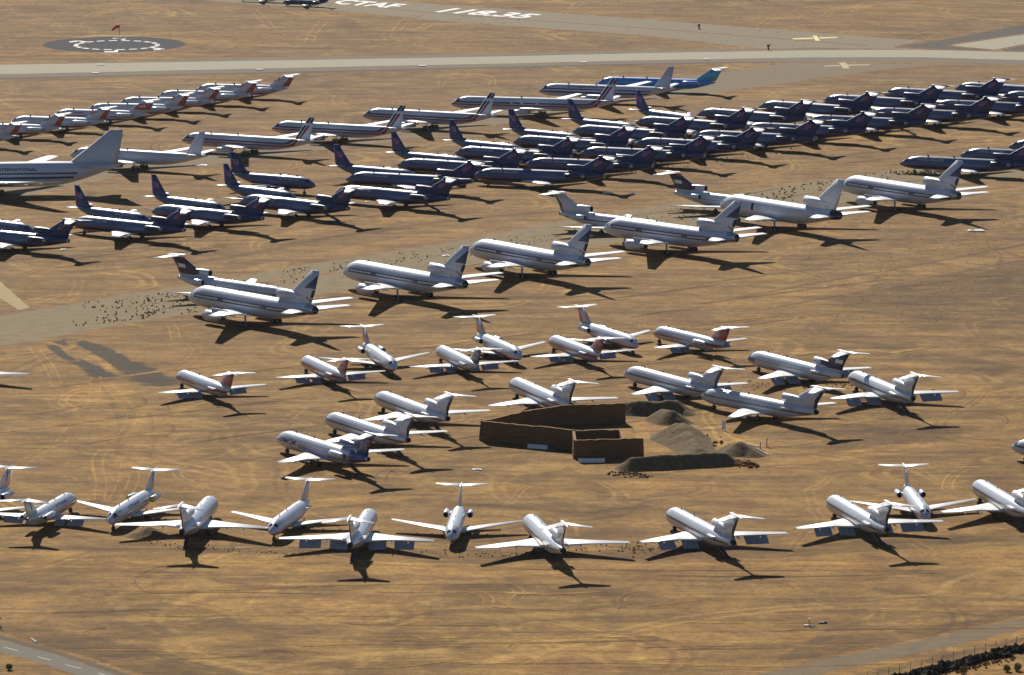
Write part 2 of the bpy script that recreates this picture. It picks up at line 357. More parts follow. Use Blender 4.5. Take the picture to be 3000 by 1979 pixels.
def build_plane(kind, liv, pods=True, flaps=False, stair=False, cover=False, pods_out=False, name=None):
    t = T[kind]; f = t['fus']; lv = LIV[liv]
    root = bpy.data.objects.new(name or 'parked_airliner', None); root.empty_display_size = 3; col.objects.link(root)
    fm = lv['fus']; fin_m = lv.get('fin', fm); wing_m = lv.get('wing', MAT['wing']); pod_m = lv.get('pod', fm); tail_m = lv.get('tail', wing_m)
    f.build([fm, MAT['dark']] + lv.get('tm', []), lv.get('text', ()), root)
    c = t['cock']; f.patch('cockpit_window', c[0], c[1], c[2], c[3], MAT['glass'], root)
    for dx in lv.get('doors', ()): f.patch('open_door', dx, dx + 1.0, -.15, .55, MAT['door'], root, off=.02, nx=1, na=3)
    for s in (-1, 1):
        sec = [(y * s, a, b, z, h) for y, a, b, z, h in t['wing']]
        wg = loft('wing', sec, wing_m, root)
        if flaps:
            for (y0, y1) in t['flaps']: flap(t['wing'], y0, y1, s, wg, .12, t['fch'])
        for yy in [t['wing'][-1][0] * .42, t['wing'][-1][0] * .66]:
            m = MB(); a = interp(t['wing'], yy); m.box((a[1] + a[2] * .9, yy * s, a[3] - a[2] * .05 - .08), (a[2] * .42, .22, .3))
            m.build('flap_track_fairing', wing_m, wg)
        loft('tailplane', [(y * s, a, b, z, h) for y, a, b, z, h in t['tail']], tail_m, root)
        if pods:
            for (x0, x1, y, z, r, py) in t['pods']:
                if pods == 'inner' and y > 10: continue
                pyl = ((x0 + (x1 - x0) * .55, y * s * .8, z), ((x1 - x0) * .5, abs(y) * .55, .22)) if py else \
                      ((x0 + (x1 - x0) * .75, y * s, z + r * .95), ((x1 - x0) * .9, .28, r * 1.1))
                nacelle(root, x0, x1, y * s, z, r, pod_m, cover, pyl, 1.0)
        elif t['pods'][0][5]:
            x0, x1, y, z, r, py = t['pods'][0]; m = MB()      # engines taken off: the stub pylon stays
            m.box((x0 + (x1 - x0) * .5, (f.sec(x0)[2] + .12) * s, z), ((x1 - x0) * .62, .75, .26)); m.build('pylon', MAT['steel'], root)
        mx, my = t['mg']
        if kind == 'jumbo':
            for (gx, gy) in ((33, 1.9), (30.5, 5.5)): wheel_set('main_gear', root, gx, gy * s, 3.2, t['r'], .45, True, .25, 1.7)
        elif kind == 'wide_tri': wheel_set('main_gear', root, mx, my * s, 3.4, t['r'], .45, True, .26, 1.7)
        else: wheel_set('main_gear', root, mx, my * s, 2.0, t['r'], .34, True, .16, t.get('bogie', 0))
    wheel_set('nose_gear', root, t['ng'], 0, f.sec(t['ng'])[1] + .4, t['r'] * .8, .26, True, .12)
    fin = loft('fin', t['fin'], fin_m, root, vertical=True)
    if t['bullet']:
        a, b, z, r = t['bullet']; m = MB(); m.lathe([(a, .03), (a + .3, r * .6), (a + 1.3, r), (b - 2, r * .95), (b, .05)], (0, z), 12); m.build('tail_bullet', lv.get('bullet', tail_m), root)
    if t['duct']:
        a, b, z, r = t['duct']; L = b - a; m = MB()
        m.lathe([(a + 1.6, .02), (a + 1.5, r * .8), (a + .1, r * .84), (a, r * .93), (a + .15, r), (a + L * .45, r * 1.0), (a + L * .8, r * .75), (b + L * .2, r * .3)], (0, z), 20, ms=[1, 1, 0, 0, 0, 0, 0])
        m.box(((a + b) / 2 + .6, 0, (z - r * .8 + f.zt) / 2), (L * .8, r * 1.05, max(.2, z - r * .6 - f.zt + 1.0)), 0)
        m.build('centre_engine_intake', [fin_m, MAT['dark']], root)
    if kind == 'tri' or kind == 'wide_tri':
        x = f.L; m = MB(); r = f.rend; zz = f.zend
        ln = .5 if kind == 'tri' else 2.6
        m.lathe([(x - .25, r * 1.04), (x + ln * .4, r * 1.0), (x + ln, r * .8), (x + ln - .05, r * .7), (x + ln - 1.0, r * .66), (x + ln - 1.05, .02)], (0, zz), 18, ms=[0, 0, 0, 1, 1])
        m.build('centre_exhaust', [MAT['dark'] if lv.get('darkex') else MAT['steel'], MAT['dark']], root)
    if stair and t['stair']:
        a, b = t['stair']; z0 = f.sec(a)[1] + .25; m = MB()
        for yy in (-.42, .42):
            n = Vector((b - a, 0, .15 - z0)); m.box(((a + b) / 2, yy, (z0 + .15) / 2), (n.length, .09, .34), 0, n.to_track_quat('X', 'Z').to_matrix())
        for i in range(9):
            q = (i + .5) / 9; m.box((a + (b - a) * q, 0, z0 + (.15 - z0) * q - .02), (.34, .8, .06), 0)
        m.box(((a + b) / 2, 0, (z0 + .15) / 2 - .14), (n.length, .8, .05), 0, n.to_track_quat('X', 'Z').to_matrix())
        m.build('airstair', MAT['stair'], root)
    for q in (.22, .42):
        m = MB(); m.box((f.L * q, 0, f.zt + .2), (.5, .05, .5)); m.build('antenna', MAT['dark'], root)
    if lv.get('decal'): lv['decal'](t, fin)
    done = set()
    for o in [c for r_ in [root] for c in r_.children_recursive]:
        if o.data.name not in done:
            done.add(o.data.name); o.data.transform(Matrix.Translation((-XO, 0, 0)))
    return root

def copy_tree(o, parent=None):
    c = o.copy(); col.objects.link(c); c.parent = parent
    for ch in o.children: copy_tree(ch, c)
    return c

def fin_pt(t, x, z, side, off=.03):
    """point on the side of the fin"""
    fs = t['fin']
    for a, b in zip(fs, fs[1:]):
        if a[0] <= z <= b[0] or b is fs[-1]:
            q = (z - a[0]) / (b[0] - a[0]); xl = a[1] + (b[1] - a[1]) * q; ch = a[2] + (b[2] - a[2]) * q; th = a[4] + (b[4] - a[4]) * q; break
    u = min(max((x - xl) / ch, 0), 1); h = np.interp(u, [p[0] for p in AF], [p[1] for p in AF]) * th * ch / 2
    return (x, side * (h + off), z)

def add_to(o, verts, faces, mat):
    """join flat lettering or an emblem to a part's mesh"""
    me = o.data; me.materials.append(mat); k = len(me.materials) - 1
    v0 = [tuple(v.co) for v in me.vertices]; f0 = [tuple(p.vertices) for p in me.polygons]
    mi = [p.material_index for p in me.polygons]; sm = [p.use_smooth for p in me.polygons]; mats = list(me.materials)
    n = len(v0); me.clear_geometry(); me.from_pydata(v0 + list(verts), [], f0 + [tuple(i + n for i in q) for q in faces])
    me.polygons.foreach_set('material_index', mi + [k] * len(faces)); me.polygons.foreach_set('use_smooth', sm + [False] * len(faces)); me.update()

MAT['ink_blue'] = simple('lettering_blue', (.015, .02, .09), .5); MAT['ink_dark'] = simple('lettering_dark', (.015, .015, .03), .5)
MAT['ink_grey'] = simple('lettering_pale', (.42, .44, .50), .5); MAT['ink_white'] = simple('lettering_white', (.75, .75, .75), .5)
MAT['ink_red'] = simple('lettering_red', (.42, .03, .03), .5); MAT['ink_orange'] = simple('emblem_red', (.55, .07, .05), .5); MAT['ink_sky'] = simple('emblem_blue', (.10, .14, .32), .5)

def emblem_u(t, fin):
    """tulip of two nested U shapes, blue to the front and red to the rear"""
    z0 = 7.9 if t is T['tri'] else 8.2; cx = 39.4 if t is T['tri'] else 28.0
    sl = (t['fin'][-1][1] - t['fin'][-2][1]) / (t['fin'][-1][0] - t['fin'][-2][0])
    R = .95
    for side in (-1, 1):
        for (mk, a0, a1, ro, ri) in (('ink_sky', math.pi, 1.5 * math.pi, R, .52), ('ink_orange', 1.5 * math.pi, 2 * math.pi, R, .30), ('ink_sky', math.pi, 1.5 * math.pi, .42, .05)):
            v = []; f = []
            pts = []
            for i in range(7):
                a = a0 + (a1 - a0) * i / 6; pts.append((math.cos(a), math.sin(a)))
            outer = [(c * ro, s * ro) for c, s in pts]; inner = [(c * ri, s * ri) for c, s in pts]
            top = .95
            if mk == 'ink_orange': outer.append((ro, top)); inner.append((ri, top))
            else: outer.insert(0, (-ro, top)); inner.insert(0, (-ri, top))
            for (u, w_) in outer + inner:
                z = z0 + w_ * .95; x = cx + u + (z - z0) * sl * .55; v.append(fin_pt(t, x, z, side))
            n = len(outer)
            for i in range(n - 1):
                q = (i, i + 1, n + i + 1, n + i); f.append(q if side < 0 else q[::-1])
            add_to(fin, v, f, MAT[mk])

def fin_text(s, mk, x0, x1, z0, z1, rot, size):
    def run(t, fin):
        for side in (-1, 1):
            tv, tf = text_tris(s, 0, size * 2.6, 0, size, flip=(side == 1))
            v = []
            for a, b in tv:
                if side == 1: ca = a
                x = x0 + (a if side < 0 else a) * math.cos(rot) - b * math.sin(rot) * .8
                z = z0 + a * math.sin(rot) + b * math.cos(rot)
                v.append(fin_pt(t, x, z, side))
            add_to(fin, v, tf, MAT[mk])
    return run

def fin_mark(polys):
    """simple dark emblem made of polygons in the fin's side view"""
    def run(t, fin):
        for mk, poly in polys:
            for side in (-1, 1):
                v = [fin_pt(t, x, z, side) for x, z in poly]; f = [tuple(range(len(poly)))]
                add_to(fin, v, f if side > 0 else [f[0][::-1]], MAT[mk])
    return run

# ---- liveries (coordinates below are aircraft stations minus XO, because the meshes are shifted)
def sh(poly): return [(x - XO, z) for x, z in poly]
def band(x0, x1, z0, z1): return sh([(x0, z0), (x1, z0), (x1, z1), (x0, z1)])
LIV = {}
LIV['navy_tri'] = dict(
  fus=paint('grey_over_navy_paint', UGREY, [(band(-1, 60, 0, 2.45), NAVY), (band(-1, 33, 2.45, 2.56), RED), (sh([(33, 0), (60, 0), (60, 6), (36.5, 6)]), NAVY)],
            windows=[(5 - XO, 30 - XO, 3.62, 3.86, .9, .5, (.02, .025, .04, 1))], rough=.22, grime=.05),
  fin=paint('navy_fin_paint', NAVY, rough=.35, grime=.02, coat=.15), pod=paint('navy_pod_paint', (.006, .010, .035, 1), rough=.35, grime=.02, coat=.15),
  wing=MAT['wing_grey'], tail=MAT['wing_white'], bullet=paint('navy_bullet_paint', NAVY, rough=.3, grime=.03),
  text=[('UNITED AIRLINES', 5.9, 14.6, 4.12, 4.78, 0, 0)], tm=[MAT['ink_grey']], decal=emblem_u)
LIV['navy_twin'] = dict(
  fus=paint('grey_over_navy_twin_paint', UGREY, [(band(-1, 60, 0, 2.5), NAVY), (band(-1, 22, 2.5, 2.6), RED)],
            windows=[(4.5 - XO, 24 - XO, 3.62, 3.86, .9, .5, (.02, .025, .04, 1))], rough=.22, grime=.05),
  fin=LIV['navy_tri']['fin'], pod=LIV['navy_tri']['pod'], wing=MAT['wing_grey'], tail=MAT['wing_grey'],
  text=[('UNITED AIRLINES', 4.9, 12.6, 4.1, 4.7, 0, 0)], tm=[MAT['ink_grey']], decal=emblem_u)
wd = (.55, .60, .68, 1)
def cheat(name, z0=3.25, z1=3.72, x0=1.6, x1=40, c=(.03, .035, .06, 1), win=False, extra=()):
    return paint(name, WHITE, [(band(x0, x1, z0, z1), c), (band(-1, .8, 2.2, 3.1), (.03, .03, .03, 1))] + list(extra), windows=[(7 - XO, 31 - XO, z0 + .12, z1 - .12, .95, .45, wd)] if win else None, rough=.24, grime=.08)
WIDGET = (.02, .03, .07, 1)
LIV['white_tri'] = dict(fus=cheat('white_tri_paint', c=(.07, .07, .085, 1)), fin=paint('white_fin_dark_rudder', WHITE, [
    (sh([(40.8, 5.0), (46, 5.0), (46, 7.0), (41.2, 7.0)]), WIDGET), (sh([(41.2, 7.0), (47, 7.0), (47, 9.3), (43.3, 9.3)]), WIDGET)], grime=.08),
  wing=MAT['wing_white'], tail=MAT['wing_white'], darkex=True)
LIV['white_tri_windows'] = dict(LIV['white_tri'], fus=cheat('white_tri_window_paint', c=(.04, .045, .07, 1), win=True))
NV2 = (.016, .02, .05, 1)
LIV['navyfin_tri'] = dict(fus=paint('white_navy_line_paint', WHITE, [(band(1.6, 38, 3.3, 3.62), (.05, .06, .12, 1)), (band(0, 5.5, 2.75, 3.3), DKBLUE), (band(0, 6.5, 2.6, 2.78), RED)], windows=[(6.5 - XO, 31 - XO, 3.3, 3.62, .95, .5, (.5, .55, .62, 1))], rough=.24, grime=.07),
  fin=paint('navy_fin_white_patch', WHITE, [(sh([(33.5, 5.9), (36, 5.4), (60, 5.4), (60, 12), (33.5, 12)]), NV2), (sh([(39.2, 9.25), (41.5, 9.25), (42.2, 12), (39, 12)]), RED),
     (sh([(39.0, 7.0), (41.9, 7.0), (42.3, 8.0), (39.4, 8.0)]), (.7, .7, .7, 1))], grime=.02, coat=.1), wing=MAT['wing_white'], tail=MAT['wing_white'])
LIV['blue_tri'] = dict(fus=paint('white_blue_tail_paint', WHITE, [(band(13, 41.6, 3.45, 3.62), RED), (band(13, 40, 2.6, 3.3), (.12, .18, .42, 1)), (sh([(36.5, 0), (60, 0), (60, 7), (34.5, 7)]), (.015, .04, .22, 1)), (sh([(15, 2.3), (42, 2.3), (42, 2.42), (15, 2.42)]), RED)], rough=.24, grime=.07),
  fin=paint('blue_fin_red_bars', (.015, .04, .20, 1), [(sh([(40.9, 9.1), (60, 9.1), (60, 9.65), (41.3, 9.65)]), BRED), (sh([(40.9, 8.1), (60, 8.1), (60, 8.6), (40.9, 8.6)]), BRED), (sh([(40.9, 7.1), (60, 7.1), (60, 7.6), (40.9, 7.6)]), BRED)], grime=.05),
  pod=paint('pod_white_paint', WHITE, grime=.1), wing=MAT['wing'], tail=MAT['wing'], bullet=paint('blue_bullet', (.015, .04, .2, 1)),
  text=[('Amerijet', 3.2, 12.2, 2.55, 4.35, 0, .25)], tm=[MAT['ink_blue']],
  decal=fin_mark([('ink_grey', [(38.9, 6.3), (39.3, 6.3), (40.4, 9.0), (40.1, 9.0)]), ('ink_grey', [(38.6, 7.6), (41.2, 7.4), (41.2, 7.6), (38.7, 7.85)]), ('ink_grey', [(40.1, 9.0), (40.4, 9.0), (41.4, 6.4), (41.1, 6.3)])]))
LIV['plain_tri'] = dict(fus=cheat('plain_white_tri_paint', c=(.12, .11, .11, 1), z0=3.3, z1=3.6), fin=paint('plain_white_fin', WHITE, [(sh([(41.2, 5.0), (46, 5.0), (46, 7.0), (41.6, 7.0)]), (.05, .05, .06, 1)), (sh([(41.6, 7.0), (47, 7.0), (47, 9.0), (43.4, 9.0)]), (.05, .05, .06, 1))], grime=.1), wing=MAT['wing_white'], tail=MAT['wing_white'], darkex=True)
# wide-bodies
NVB = (.012, .018, .075, 1); ww = (.70, .74, .78, 1)
wb = [(band(5.2, 44, 4.95, 6.1), NVB), (band(5.2, 46, 6.22, 6.34), (.30, .09, .09, 1)), (band(6, 15.2, 5.36, 5.74), ww), (band(17.4, 33, 5.36, 5.74), ww), (band(35.2, 42, 5.36, 5.74), ww), (band(44, 52, 4.9, 5.8), NVB)]
ww2 = [(6 - XO, 42 - XO, 5.45, 5.7, .8, .35, NVB)]
LIV['white_wide'] = dict(fus=paint('white_blue_band_paint', WHITE, wb, windows=ww2, rough=.22, grime=.07),
  fin=paint('white_fin_navy_triangle', WHITE, [(sh([(47.6, 12.0), (52.0, 12.0), (53.6, 16.3)]), NVB), (sh([(49.7, 9.8), (51.3, 9.0), (52.1, 11.6), (50.6, 11.6)]), NVB), (sh([(48.2, 9.4), (50.6, 8.0), (50.7, 8.3), (48.6, 9.8)]), (.3, .08, .07, 1))], grime=.07),
  wing=MAT['wing_white'], tail=MAT['wing_white'])
LIV['plain_wide'] = dict(fus=paint('plain_white_wide_paint', WHITE, [], windows=[(8 - XO, 15 - XO, 5.45, 5.7, .8, .5, (.25, .27, .32, 1)), (19 - XO, 33 - XO, 5.45, 5.7, .8, .5, (.25, .27, .32, 1)), (36 - XO, 41 - XO, 5.45, 5.7, .8, .5, (.25, .27, .32, 1))], rough=.22, grime=.06),
  fin=paint('plain_white_wide_fin', (.72, .72, .74, 1), [], grime=.05), wing=MAT['wing_white'], tail=MAT['wing_white'], doors=(16.6,), darkex=True)
# four-engined jets
SG = (.010, .022, .06, 1); SR = (.34, .022, .022, 1)
def stripes_four(L, top):
    d = L - 48.0; q = lambda pts: sh([(x + d, z) for x, z in pts])
    return [(band(1.4, 37 + d, 3.88, 4.45), SG), (q([(37, 3.88), (37, 4.45), (38.6, 4.8), (39.3, 4.2)]), SG), (q([(38.6, 4.8), (39.3, 4.2), (41.4, 5.95), (40.5, 5.95)]), SG),
            (band(.2, 37.6 + d, 3.15, 3.62), SR), (q([(37.6, 3.15), (37.6, 3.62), (39.8, 4.1), (40.5, 3.5)]), SR), (q([(39.8, 4.1), (40.5, 3.5), (42.6, 5.95), (41.7, 5.95)]), SR)]
def fin_four(L):
    d = L - 48.0; out = []
    for x0, w_, c in ((40.35, .95, SG), (41.6, .85, SR)):
        f_ = lambda z: x0 + d + (z - 5.6) / 1.37
        for (u0, u1) in ((5.0, 10.2), (11.0, 13.2)):
            cc = c if u0 < 10 or c is SG else (.12, .02, .04, 1)
            out.append((sh([(f_(u0), u0), (f_(u0) + w_, u0), (f_(u1) + w_, u1), (f_(u1), u1)]), cc))
    return out
LIV['striped_four'] = dict(fus=paint('white_green_red_line_paint', WHITE, stripes_four(48, 0), rough=.24, grime=.05), fin=paint('striped_fin_paint', (.76, .77, .79, 1), fin_four(48), grime=.03), wing=MAT['wing_white'], tail=MAT['wing'])
LIV['striped_long_four'] = dict(fus=paint('white_green_red_long_paint', WHITE, stripes_four(57, 0) + [(band(20.5, 21.4, 3.95, 4.42), WHITE), (band(24, 24.9, 3.95, 4.42), WHITE), (band(29, 30, 3.95, 4.42), WHITE)], rough=.24, grime=.05), fin=paint('striped_long_fin_paint', (.76, .77, .79, 1), fin_four(57), grime=.03), wing=MAT['wing_white'], tail=MAT['wing'])
LIV['plain_four'] = dict(fus=paint('plain_white_four_paint', WHITE, rough=.24, grime=.06), fin=paint('plain_white_four_fin', (.72, .72, .75, 1), grime=.05), wing=MAT['wing_white'], tail=MAT['wing_white'], pod=MAT['steel'])
NB = (.012, .018, .11, 1)
LIV['lined_four'] = dict(fus=paint('white_two_navy_lines_paint', WHITE, [(band(1, 39.5, 4.15, 4.6), NB), (band(1, 38.5, 3.1, 3.65), NB)], rough=.24, grime=.05), fin=paint('pale_grey_fin_paint', (.55, .56, .60, 1), grime=.05), wing=MAT['wing_white'], tail=MAT['wing'],
  text=[('KITTY HAWK INTERNATIONAL', 10.6, 25.6, 4.85, 5.45, 0, 0)], tm=[MAT['ink_dark']])
LIV['lined_jumbo'] = dict(fus=paint('jumbo_two_navy_lines_paint', WHITE, [(band(2, 56.3, 6.35, 6.95), NB), (band(2, 55.3, 5.05, 5.65), NB)], rough=.24, grime=.05), fin=paint('jumbo_grey_fin_paint', (.52, .53, .57, 1), grime=.06), wing=MAT['wing_white'], tail=MAT['wing'],
  text=[('KITTY HAWK INTERNATIONAL', 22.0, 44.3, 7.35, 8.35, 0, 0)], tm=[MAT['ink_blue']],
  decal=fin_mark([('ink_grey', [(62.1, 12.2), (62.5, 12.2), (64.3, 10.2), (64.1, 10.1)]), ('ink_grey', [(63.9, 12.4), (64.2, 12.4), (64.4, 9.2), (64.1, 9.2)])]))
# rear-engined twins
RB = (.30, .028, .022, 1)
def fin_red(name): return paint(name, WHITE, [(sh([(26.0, 4.6), (60, 4.6), (60, 7.6), (28, 7.6)]), BRED)], grime=.05)
LIV['red_line_twin'] = dict(fus=paint('white_double_red_line_paint', WHITE, [(band(.8, 27, 3.02, 3.22), RB), (band(.8, 26, 2.5, 2.86), RB), (band(26, 33, 2.6, 3.3), RB)], rough=.24, grime=.06),
  fin=fin_red('red_fin_paint'), wing=MAT['wing'], tail=MAT['wing_white'], decal=fin_text('TWA', 'ink_white', 28.4, 0, 4.9, 0, math.radians(36), .9))
LIV['red_belly_twin'] = dict(fus=paint('white_red_belly_line_paint', WHITE, [(band(0, 32.5, 1.5, 2.0), RB)], rough=.24, grime=.06),
  fin=paint('white_fin_red_rudder', WHITE, [(sh([(30.3, 4.3), (35, 4.3), (37, 8.2), (33.3, 8.2)]), BRED)], grime=.05), wing=MAT['wing'], tail=MAT['wing_white'], decal=fin_text('TWA', 'ink_red', 27.7, 0, 4.95, 0, math.radians(36), 1.05))
LIV['row_twin'] = LIV['red_belly_twin']
LIV['row_twin_box'] = dict(fus=paint('white_red_line_row_paint', WHITE, [(band(2, 27, 2.55, 2.85), RB), (band(.5, 30, 1.6, 1.9), RB)], rough=.24, grime=.06),
  fin=paint('white_fin_red_box', WHITE, [(sh([(27.2, 5.0), (60, 5.0), (60, 6.9), (29.0, 6.9)]), BRED)], grime=.05), wing=MAT['wing'], tail=MAT['wing_white'],
  text=[('TRANS WORLD', 4.2, 11.2, 3.35, 3.95, 0, 0)], tm=[MAT['ink_red']], decal=fin_text('TWA', 'ink_white', 29.2, 0, 5.45, 0, math.radians(8), .95))
LIV['white_twin'] = dict(fus=paint('all_white_twin_paint', WHITE, [(band(22, 30, 1.9, 2.1), (.1, .1, .12, 1))], rough=.24, grime=.05), fin=paint('dark_fin_paint', (.06, .06, .09, 1), grime=.05), wing=MAT['wing'], tail=MAT['wing_white'])
LIV['clean_twin'] = dict(fus=paint('white_red_chin_paint', WHITE, [(band(0, 32, 1.35, 1.75), (.33, .03, .03, 1))], rough=.24, grime=.05), fin=paint('lilac_white_fin', (.62, .60, .66, 1), grime=.05), wing=MAT['wing'], tail=MAT['wing_white'])
LIV['emblem_twin'] = dict(fus=paint('white_red_navy_lines_paint', WHITE, [(band(1.0, 22.5, 3.0, 3.26), (.06, .02, .07, 1)), (band(1.0, 22.5, 2.42, 2.75), (.30, .03, .04, 1))], rough=.24, grime=.06),
  fin=paint('white_emblem_fin', (.72, .72, .70, 1), grime=.05), wing=MAT['wing_white'], tail=MAT['wing_white'],
  text=[('KITTY HAWK', 9.5, 17.0, 3.5, 4.15, 0, 0)], tm=[MAT['ink_blue']],
  decal=fin_mark([('ink_dark', [(28.6, 6.6), (30.2, 6.2), (30.4, 6.6), (29.0, 7.0)]), ('ink_dark', [(29.6, 5.4), (30.0, 5.3), (31.4, 7.3), (31.0, 7.5)]), ('ink_dark', [(30.6, 7.3), (31.7, 6.9), (31.7, 7.1), (30.7, 7.5)])]))
LIV['lilac_line_twin'] = dict(fus=paint('white_thin_red_blue_line_paint', WHITE, [(band(.3, 29, 2.95, 3.05), (.05, .06, .25, 1)), (band(.3, 29, 2.45, 2.6), RED)], rough=.24, grime=.05), fin=paint('white_fin_red_marks', (.70, .66, .74, 1), [(sh([(31.2, 4.6), (33.1, 4.6), (34.3, 7.0), (32.3, 7.0)]), RB)], grime=.05),
  wing=MAT['wing'], tail=MAT['wing_white'], decal=fin_text('TWA', 'ink_red', 28.6, 0, 5.0, 0, math.radians(52), .8))
LIV['blue_long_twin'] = dict(fus=paint('bright_blue_paint', (.04, .24, .66, 1), rough=.25, grime=.04), fin=paint('turquoise_fin_paint', (.07, .38, .62, 1), grime=.04), wing=MAT['wing'], tail=MAT['wing_white'])
LIV['dark_small'] = dict(fus=paint('dark_blue_small_paint', (.02, .035, .12, 1), rough=.2, grime=.03), wing=MAT['wing_grey'], tail=MAT['wing_grey'])
# ---------------------------------------------------------------- ground materials
def soil_group():
    g = bpy.data.node_groups.new('soil_colour', 'ShaderNodeTree')
    g.interface.new_socket('Color', in_out='OUTPUT', socket_type='NodeSocketColor')
    g.interface.new_socket('Height', in_out='OUTPUT', socket_type='NodeSocketFloat')
    N, L = g.nodes, g.links; out = N.new('NodeGroupOutput'); geo = N.new('ShaderNodeNewGeometry')
    def noise(scale, det=6, rough=.6, mp=None, dist=0.):
        n = N.new('ShaderNodeTexNoise'); n.inputs['Scale'].default_value = scale; n.inputs['Detail'].default_value = det
        n.inputs['Roughness'].default_value = rough; n.inputs['Distortion'].default_value = dist
        if mp:
            m = N.new('ShaderNodeMapping'); m.inputs['Rotation'].default_value = (0, 0, mp[0]); m.inputs['Scale'].default_value = (mp[1], mp[2], 1)
            L.new(geo.outputs['Position'], m.inputs[0]); L.new(m.outputs[0], n.inputs[0])
        else: L.new(geo.outputs['Position'], n.inputs[0])
        return n.outputs[0]
    def rng_(s, a, b, c, d):
        m = N.new('ShaderNodeMapRange'); m.inputs[1].default_value = a; m.inputs[2].default_value = b; m.inputs[3].default_value = c; m.inputs[4].default_value = d
        L.new(s, m.inputs[0]); return m.outputs[0]
    def mix(f, a, b, mode='MIX'):
        x = N.new('ShaderNodeMix'); x.data_type = 'RGBA'; x.blend_type = mode
        if isinstance(f, float): x.inputs['Factor'].default_value = f
        else: L.new(f, x.inputs['Factor'])
        for s, k in ((a, 'A'), (b, 'B')):
            if isinstance(s, tuple): x.inputs[k].default_value = s
            else: L.new(s, x.inputs[k])
        return x.outputs['Result']
    sx = N.new('ShaderNodeSeparateXYZ'); L.new(geo.outputs['Position'], sx.inputs[0])
    big = noise(.012, 4, .55); mid = noise(.07, 6, .62, None, .6); fine = noise(.9, 5, .7)
    clump = noise(.28, 6, .78, None, .4)
    grade = noise(.16, 6, .7, (math.radians(-27), .16, 1.0), .5)      # scraper passes along the parking rows
    grade2 = noise(.20, 6, .72, (math.radians(2), .22, 1.0), .6)
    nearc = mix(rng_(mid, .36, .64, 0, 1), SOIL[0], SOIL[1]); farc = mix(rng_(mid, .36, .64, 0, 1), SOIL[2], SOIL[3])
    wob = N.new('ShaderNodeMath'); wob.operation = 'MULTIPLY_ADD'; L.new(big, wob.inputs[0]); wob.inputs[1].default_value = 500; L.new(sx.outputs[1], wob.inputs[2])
    base = mix(rng_(wob.outputs[0], 1350, 2350, 0, 1), nearc, farc)  # far soil greyer: its own tone plus distance haze put into the colour
    base = mix(rng_(big, .42, .62, 0, .5), base, SOIL[4])
    patch = noise(.03, 7, .7, None, .8); base = mix(rng_(patch, .52, .66, 0, .55), base, SOIL[5])
    # wandering vehicle lines
    for sc_, wid_, colr, a_ in ((.011, .006, SOIL[6], .75), (.017, .005, SOIL[6], .6), (.009, .004, SOIL[5], .6)):
        ln = noise(sc_, 1.5, .4, (sc_ * 90, 1, 1), .3); ab = N.new('ShaderNodeMath'); ab.operation = 'SUBTRACT'; ab.inputs[1].default_value = .5; L.new(ln, ab.inputs[0])
        a2 = N.new('ShaderNodeMath'); a2.operation = 'ABSOLUTE'; L.new(ab.outputs[0], a2.inputs[0])
        a3 = N.new('ShaderNodeMath'); a3.operation = 'SUBTRACT'; a3.inputs[1].default_value = wid_ * 1.9; L.new(a2.outputs[0], a3.inputs[0])
        a4 = N.new('ShaderNodeMath'); a4.operation = 'ABSOLUTE'; L.new(a3.outputs[0], a4.inputs[0])
        k_ = N.new('ShaderNodeMath'); k_.operation = 'MULTIPLY'; L.new(rng_(a4.outputs[0], wid_, wid_ * .4, 0, a_), k_.inputs[0]); L.new(rng_(patch, .40, .60, 1, .15), k_.inputs[1])
        base = mix(k_.outputs[0], base, colr)
    base = mix(rng_(grade, .50, .62, 0, .60), base, SOIL[5])
    base = mix(rng_(grade, .46, .34, 0, .42), base, SOIL[6])
    base = mix(rng_(grade2, .52, .66, 0, .22), base, SOIL[5])
    base = mix(rng_(grade2, .45, .33, 0, .2), base, SOIL[6])
    mc = N.new('ShaderNodeMath'); mc.operation = 'MULTIPLY'; L.new(rng_(clump, .34, .66, .68, 1.26), mc.inputs[0]); L.new(rng_(fine, .3, .7, .76, 1.24), mc.inputs[1])
    m2 = N.new('ShaderNodeVectorMath'); m2.operation = 'SCALE'; L.new(base, m2.inputs[0]); L.new(mc.outputs[0], m2.inputs['Scale'])
    speck = noise(.55, 3, .8); veg = noise(.025, 3, .5)
    mm = N.new('ShaderNodeMath'); mm.operation = 'MULTIPLY'; L.new(rng_(speck, .60, .68, 0, .55), mm.inputs[0]); L.new(rng_(veg, .48, .6, 0, 1), mm.inputs[1])
    c = mix(mm.outputs[0], m2.outputs[0], SOIL[7])
    L.new(c, out.inputs['Color'])
    h = N.new('ShaderNodeMath'); h.operation = 'ADD'; L.new(fine, h.inputs[0]); L.new(grade, h.inputs[1]); L.new(h.outputs[0], out.inputs['Height'])
    return g
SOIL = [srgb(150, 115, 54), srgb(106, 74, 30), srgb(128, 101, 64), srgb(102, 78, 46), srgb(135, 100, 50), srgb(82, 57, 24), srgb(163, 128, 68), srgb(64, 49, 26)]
SOIL_G = soil_group()

